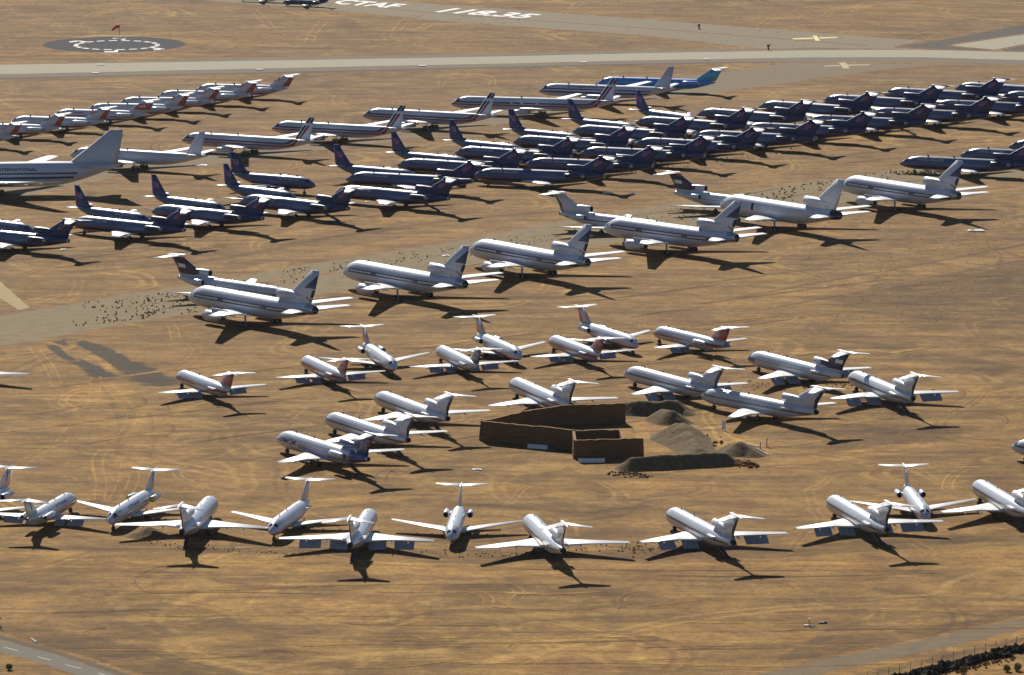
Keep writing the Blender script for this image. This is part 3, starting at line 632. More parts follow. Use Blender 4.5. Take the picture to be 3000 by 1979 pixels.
def ground_mat(name, target=None, amt=1., gain=None, edge=.5, rough=.95, tex=(.5, .12), edge_scale=.6, dark_spots=None):
    """soil that turns into `target` (or soil times gain) where the sheet's fade attribute is high"""
    m, t, b = new_mat(name); N = t.nodes; L = t.links
    g = N.new('ShaderNodeGroup'); g.node_tree = SOIL_G; geo = N.new('ShaderNodeNewGeometry')
    c = g.outputs['Color']
    if target is not None or gain is not None:
        n = N.new('ShaderNodeTexNoise'); n.inputs['Scale'].default_value = tex[0]; n.inputs['Detail'].default_value = 7; n.inputs['Roughness'].default_value = .65; L.new(geo.outputs['Position'], n.inputs[0])
        mr = N.new('ShaderNodeMapRange'); mr.inputs[1].default_value = .3; mr.inputs[2].default_value = .7; mr.inputs[3].default_value = 1 - tex[1]; mr.inputs[4].default_value = 1 + tex[1]; L.new(n.outputs[0], mr.inputs[0])
        sc = N.new('ShaderNodeVectorMath'); sc.operation = 'SCALE'; L.new(mr.outputs[0], sc.inputs['Scale'])
        if target is not None: sc.inputs[0].default_value = target[:3]
        else:
            s2 = N.new('ShaderNodeVectorMath'); s2.operation = 'MULTIPLY'; L.new(c, s2.inputs[0]); s2.inputs[1].default_value = gain if isinstance(gain, tuple) else (gain,) * 3; L.new(s2.outputs[0], sc.inputs[0])
        at = N.new('ShaderNodeAttribute'); at.attribute_name = 'fade'
        n2 = N.new('ShaderNodeTexNoise'); n2.inputs['Scale'].default_value = edge_scale; n2.inputs['Detail'].default_value = 6; n2.inputs['Roughness'].default_value = .7; L.new(geo.outputs['Position'], n2.inputs[0])
        ma = N.new('ShaderNodeMath'); ma.operation = 'MULTIPLY_ADD'; L.new(n2.outputs[0], ma.inputs[0]); ma.inputs[1].default_value = edge * 2; ma.inputs[2].default_value = -edge
        ad = N.new('ShaderNodeMath'); ad.operation = 'ADD'; L.new(at.outputs['Fac'], ad.inputs[0]); L.new(ma.outputs[0], ad.inputs[1])
        ss = N.new('ShaderNodeMapRange'); ss.interpolation_type = 'SMOOTHSTEP'; ss.inputs[1].default_value = .28; ss.inputs[2].default_value = .62; ss.inputs[3].default_value = 0; ss.inputs[4].default_value = amt; L.new(ad.outputs[0], ss.inputs[0])
        # never reaches the sheet's rim
        rim = N.new('ShaderNodeMapRange'); rim.inputs[1].default_value = 0; rim.inputs[2].default_value = .12; L.new(at.outputs['Fac'], rim.inputs[0])
        mu = N.new('ShaderNodeMath'); mu.operation = 'MULTIPLY'; L.new(ss.outputs[0], mu.inputs[0]); L.new(rim.outputs[0], mu.inputs[1])
        x = N.new('ShaderNodeMix'); x.data_type = 'RGBA'; L.new(mu.outputs[0], x.inputs['Factor']); L.new(c, x.inputs['A']); L.new(sc.outputs[0], x.inputs['B'])
        c = x.outputs['Result']
    L.new(c, b.inputs['Base Color']); b.inputs['Roughness'].default_value = rough; b.inputs['Specular IOR Level'].default_value = .15
    bp = N.new('ShaderNodeBump'); bp.inputs['Strength'].default_value = .55; bp.inputs['Distance'].default_value = .5; L.new(g.outputs['Height'], bp.inputs['Height']); L.new(bp.outputs[0], b.inputs['Normal'])
    return m

def fade_obj(name, verts, faces, fades, mat, kind='structure', label=None):
    o = mesh_obj(name, verts, faces, mat); a = o.data.attributes.new('fade', 'FLOAT', 'POINT'); a.data.foreach_set('value', fades)
    tag(o, label, None, None, kind); return o

LAYER = [0]
def zlev():
    LAYER[0] += 1; return .002 + .00025 * LAYER[0]

def smooth_line(pts, n=6):
    P = [Vector(p) for p in pts]; out = []
    for i in range(len(P) - 1):
        a, b, c, d = P[max(i - 1, 0)], P[i], P[i + 1], P[min(i + 2, len(P) - 1)]
        for k in range(n):
            t = k / n; out.append(.5 * ((2 * b) + (c - a) * t + (2 * a - 5 * b + 4 * c - d) * t * t + (3 * b - a - 3 * c + d) * t ** 3))
    out.append(P[-1]); return out

def strip(name, px, width, mat, soft=.35, n=6, off=0., curved=True, label=None, taper=False):
    """band of ground along a line of photo points; fade runs 0-1-1-0 across it"""
    pts = [gp(*p) for p in px]
    if curved and len(pts) > 2: pts = smooth_line(pts, n)
    else: pts = [Vector(p) for p in pts]
    z = zlev(); v = []; f = []; fd = []
    W = width if isinstance(width, (list, tuple)) else [width, width]
    for i, p in enumerate(pts):
        d = (pts[min(i + 1, len(pts) - 1)] - pts[max(i - 1, 0)]).normalized(); nrm = Vector((-d.y, d.x, 0)); t = i / (len(pts) - 1)
        w_ = W[0] + (W[-1] - W[0]) * t; e = min(1, min(t, 1 - t) * 8) if taper else 1
        for u, q in ((-1, 0), (-(1 - soft), 1), (0, 1), (1 - soft, 1), (1, 0)):
            c = p + nrm * (off + u * w_ / 2); v.append((c.x, c.y, z)); fd.append(q * e)
    for i in range(len(pts) - 1):
        for k in range(4): a = i * 5 + k; f.append((a, a + 5, a + 6, a + 1))
    return fade_obj(name, v, f, fd, mat, label=label)

def region(name, px, mat, rim=6., label=None, kind='structure', sub=14):
    """closed area of ground whose fade attribute falls to 0 at its outline"""
    P = np.array([tuple(gp(*p)[:2]) for p in px]); z = zlev(); lo = P.min(0); hi = P.max(0); ext = hi - lo
    st = max(rim * .5, math.sqrt(ext[0] * ext[1]) / 170); nx, ny = int(ext[0] / st) + 2, int(ext[1] / st) + 2
    X, Y = np.meshgrid(lo[0] + np.arange(nx) * st, lo[1] + np.arange(ny) * st); A = P; B = np.roll(P, -1, 0)
    D = np.full(X.shape, 1e9); inside = np.zeros(X.shape, bool)
    for a, b in zip(A, B):
        ab = b - a; t = np.clip(((X - a[0]) * ab[0] + (Y - a[1]) * ab[1]) / max(ab @ ab, 1e-9), 0, 1)
        D = np.minimum(D, np.hypot(X - a[0] - ab[0] * t, Y - a[1] - ab[1] * t))
        c = (a[1] > Y) != (b[1] > Y)
        with np.errstate(all='ignore'): xi = (b[0] - a[0]) * (Y - a[1]) / (b[1] - a[1]) + a[0]
        inside ^= c & (X < xi)
    F = np.where(inside, np.clip(D / rim, 0, 1), 0)
    idx = np.arange(nx * ny).reshape(ny, nx); q = np.stack([idx[:-1, :-1], idx[:-1, 1:], idx[1:, 1:], idx[1:, :-1]], -1).reshape(-1, 4)
    q = q[(F.ravel()[q] > 0).any(1)]; used, inv = np.unique(q, return_inverse=True); inv = inv.reshape(-1, 4)
    V = np.stack([X.ravel()[used], Y.ravel()[used], np.full(len(used), z)], 1)
    return fade_obj(name, V.tolist(), inv.tolist(), F.ravel()[used].astype(np.float32), mat, label=label, kind=kind)

# ---------------------------------------------------------------- the ground sheet
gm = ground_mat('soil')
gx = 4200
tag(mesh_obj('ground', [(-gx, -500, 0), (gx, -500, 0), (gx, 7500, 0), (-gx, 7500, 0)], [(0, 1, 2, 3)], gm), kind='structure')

ASPH = srgb(122, 107, 80); CONC = srgb(152, 146, 128); DKA = srgb(74, 70, 64); SH = srgb(108, 100, 86)
M_asph = ground_mat('weathered_asphalt', ASPH, .86, edge=.6, tex=(.3, .2), edge_scale=.15)
M_asph2 = ground_mat('old_apron', srgb(116, 102, 82), .92, edge=.55, tex=(.3, .12), edge_scale=.12)
M_conc = ground_mat('runway_concrete', CONC, 1., edge=.12, tex=(.25, .05))
M_sh = ground_mat('runway_shoulder', SH, 1., edge=.25, tex=(.3, .08))
M_taxi = ground_mat('taxiway_asphalt', srgb(124, 112, 92), 1., edge=.2, tex=(.2, .07))
M_dk = ground_mat('dark_asphalt', DKA, .95, edge=.35, tex=(.25, .1))
M_pad = ground_mat('pad_asphalt', srgb(46, 46, 52), 1., edge=.15, tex=(.3, .08))
M_road = ground_mat('road_asphalt', srgb(108, 102, 90), 1., edge=.1, tex=(.8, .06))
M_roadedge = ground_mat('road_edge_tar', srgb(86, 76, 60), .9, edge=.5, tex=(.8, .1), edge_scale=.5)
M_light = ground_mat('pale_dust', gain=(1.24, 1.23, 1.2), edge=.8, edge_scale=.35)
M_dirt = ground_mat('driven_dirt', gain=(1.24, 1.22, 1.17), amt=.85, edge=.7, edge_scale=.2)
M_darks = ground_mat('turned_soil', gain=(.66, .64, .60), edge=.8, edge_scale=.25)
M_dim = ground_mat('damp_soil', gain=(.68, .66, .63), amt=.9, edge=.9, edge_scale=.12)
M_burn = ground_mat('oil_burn', srgb(46, 40, 32), .88, edge=.95, tex=(.3, .25), edge_scale=.16)
M_track = ground_mat('tyre_track', gain=(1.42, 1.4, 1.32), amt=1, edge=.3, edge_scale=.8)
M_trackd = ground_mat('tyre_track_dark', gain=(.6, .58, .55), amt=.9, edge=.35, edge_scale=.8)
M_line = simple('paint_white', (.62, .62, .58), .8, 0, .12, .5)
M_yel = simple('paint_yellow', (.52, .40, .10), .8, 0, .15, .5)
M_fadedl = simple('faded_road_line', (.46, .44, .33), .9, 0, .1, .5)

# soft soil areas
region('soil_patch', [(2330, 870), (2700, 800), (3150, 740), (3150, 960), (2800, 975), (2500, 930)], M_dim, 14)
region('soil_patch', [(2250, 1290), (2500, 1220), (2950, 1240), (2900, 1330), (2450, 1330)], M_dim, 14)
region('soil_patch', [(2450, 990), (2760, 1020), (3150, 1090), (3150, 1180), (2800, 1100), (2560, 1040)], M_dim, 10)
region('soil_patch', [(1000, 330), (1400, 315), (1500, 345), (1250, 365), (900, 390)], M_dim, 14)
region('soil_patch', [(1500, 1860), (2050, 1830), (2300, 1870), (1900, 1979), (1300, 1985)], M_light, 9)
region('soil_patch', [(300, 1700), (900, 1690), (1400, 1740), (1200, 1840), (500, 1800)], M_light, 9)
region('soil_patch', [(1200, 1700), (1900, 1710), (2100, 1780), (1300, 1790)], M_dim, 9)
region('soil_patch', [(-100, 1800), (300, 1860), (700, 1960), (900, 2010), (500, 2010), (-100, 1850)], M_darks, 5)
region('soil_patch', [(2350, 1860), (2650, 1840), (3100, 1770), (3100, 1800), (2600, 1905), (2200, 1960)], M_darks, 5)
region('soil_patch', [(1750, 1210), (2100, 1240), (2350, 1300), (2200, 1400), (1850, 1400), (1780, 1300)], M_light, 8)
region('soil_patch', [(100, 1100), (420, 1120), (560, 1250), (700, 1360), (300, 1350), (60, 1250)], M_light, 12)
region('soil_patch', [(-60, 1585), (300, 1600), (1000, 1600), (1700, 1610), (2400, 1590), (3060, 1540), (3060, 1580), (2300, 1640), (1200, 1652), (400, 1632), (-60, 1612)], M_darks, 3.5)
region('soil_patch', [(450, 1615), (900, 1630), (1500, 1650), (2300, 1640), (3060, 1590), (3060, 1660), (2000, 1700), (1000, 1690), (300, 1680), (-60, 1650), (-60, 1610)], M_light, 5)
# dirt roads and graded lines
for px, wd_, m_ in [
    ([(2100, 905), (2350, 855), (2700, 790), (3060, 722)], 17, M_dirt), ([(2100, 885), (2350, 838), (2700, 775), (3060, 706)], 2.2, M_darks), ([(2250, 905), (2450, 868), (2800, 800), (3060, 752)], 2.4, M_darks),
    ([(-60, 256), (400, 246), (900, 238)], 6, M_dirt), ([(-60, 292), (300, 296), (700, 285)], 7, M_dirt), ([(-60, 165), (300, 155), (700, 163)], 8, M_dirt),
    ([(1300, 250), (1700, 235), (2100, 215)], 9, M_dirt), ([(2131, 7), (2500, 30), (3060, 68)], 5, M_dirt), ([(2780, 0), (3060, 22)], 4, M_dirt),
    ([(2200, 280), (2500, 245), (3060, 232)], 6, M_dirt), ([(700, 800), (1100, 720), (1500, 660), (2000, 610)], 12, M_dirt), ([(0, 800), (400, 750), (900, 680), (1300, 620)], 10, M_dirt),
    ([(1100, 760), (1500, 690), (1800, 640)], 3, M_darks), ([(0, 765), (350, 735), (800, 660)], 3, M_darks), ([(600, 770), (1000, 690), (1400, 640), (1700, 615)], 3.5, M_darks),
    ([(200, 800), (600, 765), (950, 700)], 6, M_darks), ([(2380, 440), (2700, 400), (3060, 372)], 10, M_dirt), ([(2480, 455), (2800, 415), (3060, 395)], 3, M_darks),
    ([(1650, 1040), (2150, 1010), (2600, 1060), (2880, 1160), (2990, 1260)], 9, M_dirt), ([(1500, 1450), (2000, 1400), (2500, 1330), (3060, 1290)], 14, M_dirt),
    ([(400, 1560), (900, 1480), (1500, 1430), (2100, 1420)], 12, M_dirt), ([(0, 1560), (300, 1420), (400, 1300), (360, 1150), (250, 1050)], 9, M_dirt),
    ([(0, 660), (250, 640), (500, 600)], 8, M_dirt), ([(1300, 1470), (1700, 1500), (1900, 1480)], 5, M_darks), ([(1000, 600), (1400, 560), (1800, 500)], 8, M_dirt)]:
    strip('dirt_road' if m_ is M_dirt else 'graded_furrow', px, wd_, m_, soft=.6)
# oil burn below the taxiway
region('burn_patch', [(118, 992), (240, 980), (268, 1004), (250, 1022), (200, 1018), (150, 1022)], M_burn, 7, sub=6)
strip('burn_patch', [(225, 996), (285, 1024), (345, 1058), (415, 1092), (510, 1140)], [7, 17], M_burn, soft=.75, taper=True)
strip('burn_patch', [(180, 1044), (230, 1062), (275, 1082), (312, 1110)], [5, 11], M_burn, soft=.8, taper=True)
strip('burn_patch', [(150, 1010), (175, 1035), (215, 1060)], [5, 4], M_burn, soft=.8, taper=True)
strip('wheel_track', [(262, 1040), (300, 1062), (330, 1090)], 3.0, M_track, soft=.7, taper=True)

# taxiways, aprons, runway
region('taxiway', [(-200, 948), (0, 920), (196, 887), (351, 859), (572, 829), (852, 776), (986, 757), (1350, 700), (1560, 655), (1818, 615), (2277, 542), (2450, 519), (2637, 489), (3200, 420),
                   (3200, 500), (2857, 536), (2470, 600), (2150, 668), (1850, 712), (1600, 752), (1440, 778), (1250, 805), (1005, 860), (800, 893), (575, 925), (386, 953), (252, 978), (130, 1002), (0, 1020), (-200, 1055)], M_asph, 6)
region('apron', [(-200, 565), (0, 545), (400, 470), (800, 437), (1100, 385), (1500, 318), (1800, 252), (2000, 224), (2150, 204), (2290, 182), (3200, 190), (3200, 206), (3000, 196), (2733, 193), (2594, 208), (2409, 231), (2200, 260), (2150, 269), (1801, 307), (1513, 360), (1385, 378), (1152, 418), (960, 440), (760, 470), (560, 492), (330, 520), (200, 552), (0, 600), (-200, 640)], M_asph2, 5)
region('taxiway', [(300, -20), (560, -12), (1089, -4), (1320, 14), (1900, 56), (2270, 85), (2560, 108), (2760, 122), (2760, 160), (2400, 158), (2224, 146), (1900, 107), (1320, 66), (1026, 37), (900, 26), (538, -2), (300, -14)], M_taxi, 4)
strip('pavement_joint', [(700, -6), (1026, 14), (1320, 43), (1900, 84), (2548, 135)], 1.3, M_dk, soft=.5)
region('apron', [(2622, 139), (3060, 58), (3060, 160), (2900, 153)], M_dk, 5)
region('taxiway', [(2770, 134), (3060, 91), (3060, 120), (2918, 148)], M_conc, 3)
rw = [(-60, 214, 0), (0, 0, 0)]
def road_region(name, top, bot, mat, rim): region(name, top + bot[::-1], mat, rim)
road_region('runway_shoulder', [(-200, 191), (0, 187), (900, 167), (1900, 147), (2400, 142), (3200, 153)], [(-200, 236), (0, 231.5), (900, 211), (1900, 188), (2300, 183), (2700, 184), (3200, 196)], M_sh, 3)
road_region('runway', [(-200, 195), (0, 190), (900, 176), (1400, 167), (1900, 155.5), (2400, 147), (2700, 146), (3200, 159)], [(-200, 224), (0, 219), (900, 199), (1400, 189), (1900, 177.5), (2400, 169), (2700, 169), (3200, 183)], M_conc, 1.2)
strip('runway_edge_tar', [(-60, 232), (900, 211.5), (1900, 188.5), (2250, 184)], 4, M_dk, soft=.5)
# concrete stub at the left of the middle taxiway
region('concrete_stub', [(-60, 790), (0, 815), (60, 870), (98, 902), (50, 913), (0, 880), (-60, 850)], ground_mat('pale_stub', srgb(160, 140, 102), .95, edge=.3), 2)
# compass rose pad
def disc(name, c, r, mat, z, n=64, rim=1.5):
    v = [(c.x, c.y, z)]; f = []; fd = [1.]
    for rr, q in ((r - rim, 1.), (r, 0.)):
        for i in range(n):
            a = 2 * math.pi * i / n; v.append((c.x + rr * math.cos(a), c.y + rr * math.sin(a), z)); fd.append(q)
    f = [(0, 1 + i, 1 + (i + 1) % n) for i in range(n)] + [(1 + i, 1 + n + i, 1 + n + (i + 1) % n, 1 + (i + 1) % n) for i in range(n)]
    return fade_obj(name, v, f, fd, mat)
pc = gp(335, 131); PR = 214.5 / F_PX * pc.length * 1.0
disc('pale_ring', pc + Vector((3, 3, 0)), PR * 1.16, M_dirt, zlev(), rim=5)
disc('compass_pad', pc, PR, M_pad, zlev())
def flat(name, polys, mat, z):
    v = []; f = []
    for p in polys:
        n = len(v); v += [(q[0], q[1], z) for q in p]; f.append(tuple(range(n, n + len(p))))
    return tag(mesh_obj(name, v, f, mat), kind='structure')
marks = []
zz = zlev()
def bar(c, ang, l, w_):
    ca, sa = math.cos(ang), math.sin(ang)
    return [(c[0] + ca * a - sa * b, c[1] + sa * a + ca * b) for a, b in ((-l / 2, -w_ / 2), (l / 2, -w_ / 2), (l / 2, w_ / 2), (-l / 2, w_ / 2))]
rr = PR * .56
for i in range(20):
    a = 2 * math.pi * (i + .5) / 20; marks.append(bar((pc.x + rr * math.cos(a) + 1, pc.y + rr * math.sin(a) - 2), a + math.pi / 2, 3.1, 1.7))
def pxpoly(pts): return [tuple(gp(*p)[:2]) for p in pts]
q_ = lambda x, y: (100 + x / 4.754, 60 + y / 4.754)
for poly in ([q_(480, 298), q_(580, 285), q_(620, 285), q_(610, 296), q_(500, 308)], [q_(590, 285), q_(640, 285), q_(745, 300), q_(690, 306)],
             [q_(1098, 246), q_(1280, 246), q_(1278, 258), q_(1096, 258)], [q_(1215, 246), q_(1280, 244), q_(1270, 270), q_(1212, 270)],
             [q_(975, 434), q_(1120, 432), q_(1118, 446), q_(980, 446)], [q_(1112, 418), q_(1172, 418), q_(1165, 444), q_(1112, 446)],
             [q_(1650, 382), q_(1820, 394), q_(1800, 404), q_(1650, 392)], [q_(1655, 410), q_(1790, 395), q_(1820, 402), q_(1680, 418)]):
    marks.append(pxpoly(poly))
flat('compass_marking', marks, M_line, zz)
# closed-runway crosses
def cross(name, parts, m): flat(name, [pxpoly(p) for p in parts], m, zlev())
k_ = lambda x, y: (1900 + x / 2.161, y / 2.161)
cross('yellow_cross', [[k_(912, 244), k_(1040, 240), k_(1040, 248), k_(912, 251)], [k_(1037, 227), k_(1066, 227), k_(1086, 259), k_(1056, 260)], [k_(1083, 238), k_(1194, 235), k_(1194, 241), k_(1083, 246)]], M_yel)
cross('faded_yellow_cross', [[k_(1112, 417), k_(1212, 414), k_(1212, 420), k_(1112, 423)], [k_(1205, 397), k_(1250, 399), k_(1274, 434), k_(1232, 436)], [k_(1260, 411), k_(1404, 409), k_(1404, 414), k_(1260, 418)]], simple('faded_yellow', (.34, .27, .12), .9, 0, .3, 1.5))
# painted frequency on the far taxiway
def ground_text(s, p0, p1, up0, mat, name):
    """letters whose baseline runs p0->p1 and whose left edge rises to up0 (photo points)"""
    tv, tf = text_tris(s, 0, 1, 0, 1); a = gp(*p0); b = gp(*p1) - a; u = gp(*up0) - a; z = zlev()
    v = [(a.x + b.x * q + u.x * r_, a.y + b.y * q + u.y * r_, z) for q, r_ in tv]
    return tag(mesh_obj(name, v, tf, mat), kind='structure')
ground_text('CTAF', (966, 10.5), (1150, 25), (1010, -1.2), M_line, 'painted_letters')
ground_text('118.35', (1272, 35.5), (1530, 54.5), (1336, 24.5), M_line, 'painted_letters')
# road at the bottom left
rd_t = [(-80, 1840), (0, 1868), (160, 1912), (280, 1950), (400, 1992)]; rd_b = [(-80, 1890), (0, 1912), (120, 1945), (235, 1984), (300, 2010)]
region('dirt_shoulder', [(-80, 1826), (0, 1856), (190, 1908), (450, 1990), (420, 2010), (-80, 1870)], M_light, 1.5)
region('road', rd_t + rd_b[::-1], M_road, .7)
strip('road_edge_tar', [(-80, 1838), (0, 1867), (160, 1912), (280, 1950), (400, 1992)], 2.6, M_roadedge, soft=.5)
flat('road_marking', [pxpoly([(x0, y0 - .7), (x1, y1 - .7), (x1, y1 + .7), (x0, y0 + .7)]) for x0, y0, x1, y1 in ((13, 1897, 54, 1908), (112, 1925, 149, 1935), (192, 1948, 238, 1959.5), (288, 1973, 330, 1985))], M_fadedl, zlev())
# worn asphalt and shoulder at the bottom right
M_worn = ground_mat('worn_perimeter_asphalt', srgb(104, 94, 76), .75, edge=.9, tex=(.3, .1), edge_scale=.1)
strip('perimeter_road', [(2180, 2010), (2450, 1945), (2700, 1895), (3080, 1812)], 11, M_worn, soft=.5)
strip('dirt_road', [(2330, 2010), (2550, 1955), (2800, 1902), (3080, 1836)], 5, M_dirt, soft=.6)
strip('graded_furrow', [(2560, 1975), (2800, 1918), (3080, 1856)], 3, M_darks, soft=.6)
region('soil_patch', [(2700, 1990), (2850, 1960), (3080, 1905), (3080, 2020), (2650, 2020)], M_light, 2)
# vehicle tracks: pairs of pale ruts
def pair(pts, gap=2.3, w_=.75, m=None):
    for s in (-1, 1): strip('wheel_track', pts, w_, m or M_track, soft=.45, off=s * gap / 2, n=8)
e_ = lambda x, y: (x / 2.851, 750 + y / 2.851)
h_ = lambda x, y: (x / 2.377, 1300 + y / 2.377)
pair([e_(800, 1010), e_(785, 1180), e_(720, 1320), e_(600, 1440), e_(500, 1568)])
pair([e_(880, 1060), e_(1000, 1180), e_(1095, 1300), e_(1080, 1420), e_(960, 1568)])
pair([e_(1410, 570), e_(1450, 610), e_(1470, 700)])
pair([e_(1600, 740), e_(1650, 790), e_(1560, 890), e_(1380, 970)], w_=.5)
pair([e_(640, 185), e_(660, 240), e_(600, 340), e_(520, 400)], w_=.6)
pair([e_(280, 770), e_(420, 940), e_(480, 1100)], w_=.5)
pair([h_(750, 20), h_(690, 90), h_(680, 160), h_(705, 270), h_(690, 400)], w_=.85)
pair([h_(940, 10), h_(880, 130), h_(860, 260), h_(790, 400)], w_=.6)
pair([h_(400, -10), h_(200, 110), h_(100, 200)], w_=.5)
pair([h_(990, 150), h_(1000, 260), h_(940, 380)], w_=.4)
c_ = lambda x, y: (1800 + x / 1.981, 1250 + y / 1.981)
pair([c_(2080, 225), c_(1980, 275), c_(1935, 330), c_(1935, 370)])
pair([c_(2200, 180), c_(1800, 230), c_(1400, 290)], w_=.5)
pair([(1185, 1392), (1150, 1378), (1120, 1390), (1115, 1415)], w_=.5, m=M_trackd)
d_ = lambda x, y: (x / 4.752, 210 + y / 4.752)
pair([d_(2376, 960), d_(2200, 1000), d_(2150, 1060), d_(2200, 1110)], w_=.7, m=M_trackd)
pair([(560, 380), (640, 350), (760, 340)], w_=.7); pair([(1240, 40), (1190, 60), (1160, 90)], w_=1., gap=3); pair([(950, 60), (920, 95), (905, 125)], w_=1., gap=3)
pair([(740, 30), (770, 55), (800, 90)], w_=1., gap=3); pair([(820, 460), (860, 480), (840, 500)], w_=.5)
for cx_, cy_, r_, a0, a1, kx in [(1180, 1890, 60, .2, 2.2, 1), (1190, 1900, 60, .3, 2.4, 1), (545, 1700, 130, 2.0, 4.2, 1), (1330, 1760, 90, -.4, 1.4, 1), (1420, 1740, 90, -.5, 1.3, 1), (1900, 1760, 70, 1.2, 3.4, 1), (1880, 1790, 60, 1.2, 3.2, 1),
    (2260, 1730, 60, 0, 2.2, 1), (300, 1860, 50, 1.5, 3.2, 1), (800, 1930, 60, .3, 2.0, 1), (1560, 1900, 60, 1.6, 3.2, 1), (360, 1180, 60, -1.2, 1.2, 1), (430, 1260, 70, -1.3, .9, 1), (560, 1190, 60, 1.8, 3.8, 1), (2850, 1230, 90, -.8, 1.0, 1), (2700, 1150, 110, -1.2, .6, 1), (1700, 420, 60, 0, 2, 1), (700, 730, 70, 2, 4, 1)]:
    for k in range(3):
        c0 = gp(cx_, cy_); pts = []
        for q in range(7):
            a = a0 + (a1 - a0) * q / 6; rr_ = r_ / F_PX * c0.length * (1 + k * .16); pts.append(Vector((c0.x + rr_ * math.cos(a), c0.y + rr_ * 1.6 * math.sin(a), 0)))
        z_ = []
        for p_ in pts:                        # back to photo coordinates for strip()
            v_ = p_ - Vector((0, 0, CAM_H)); d_ = v_.y * math.cos(PITCH) - v_.z * math.sin(PITCH); u_ = v_.y * math.sin(PITCH) + v_.z * math.cos(PITCH); z_.append((1500 + F_PX * v_.x / d_, 989.5 - F_PX * u_ / d_))
        strip('wheel_track', z_, .5, M_darks if k == 1 else M_dirt, soft=.6, n=4, taper=True)
for i in range(34):      # faint scraper and grader passes over the open foreground
    y0 = random.uniform(1640, 1960); x0 = random.uniform(-50, 2300); l = random.uniform(250, 900)
    strip('graded_furrow', [(x0, y0), (x0 + l / 2, y0 + random.uniform(-9, 9)), (x0 + l, y0 + random.uniform(-20, 14))], random.uniform(.5, 1.6), random.choice([M_darks, M_track, M_dirt]), soft=.7, taper=True)
for i in range(60):
    y0 = random.uniform(330, 1330); x0 = random.uniform(-50, 2700); l = random.uniform(150, 600); sl_ = -.13
    strip('graded_furrow', [(x0, y0), (x0 + l / 2, y0 + sl_ * l / 2 + random.uniform(-6, 6)), (x0 + l, y0 + sl_ * l)], random.uniform(.6, 2.4), random.choice([M_darks, M_dim, M_track, M_dirt]), soft=.7, taper=True)
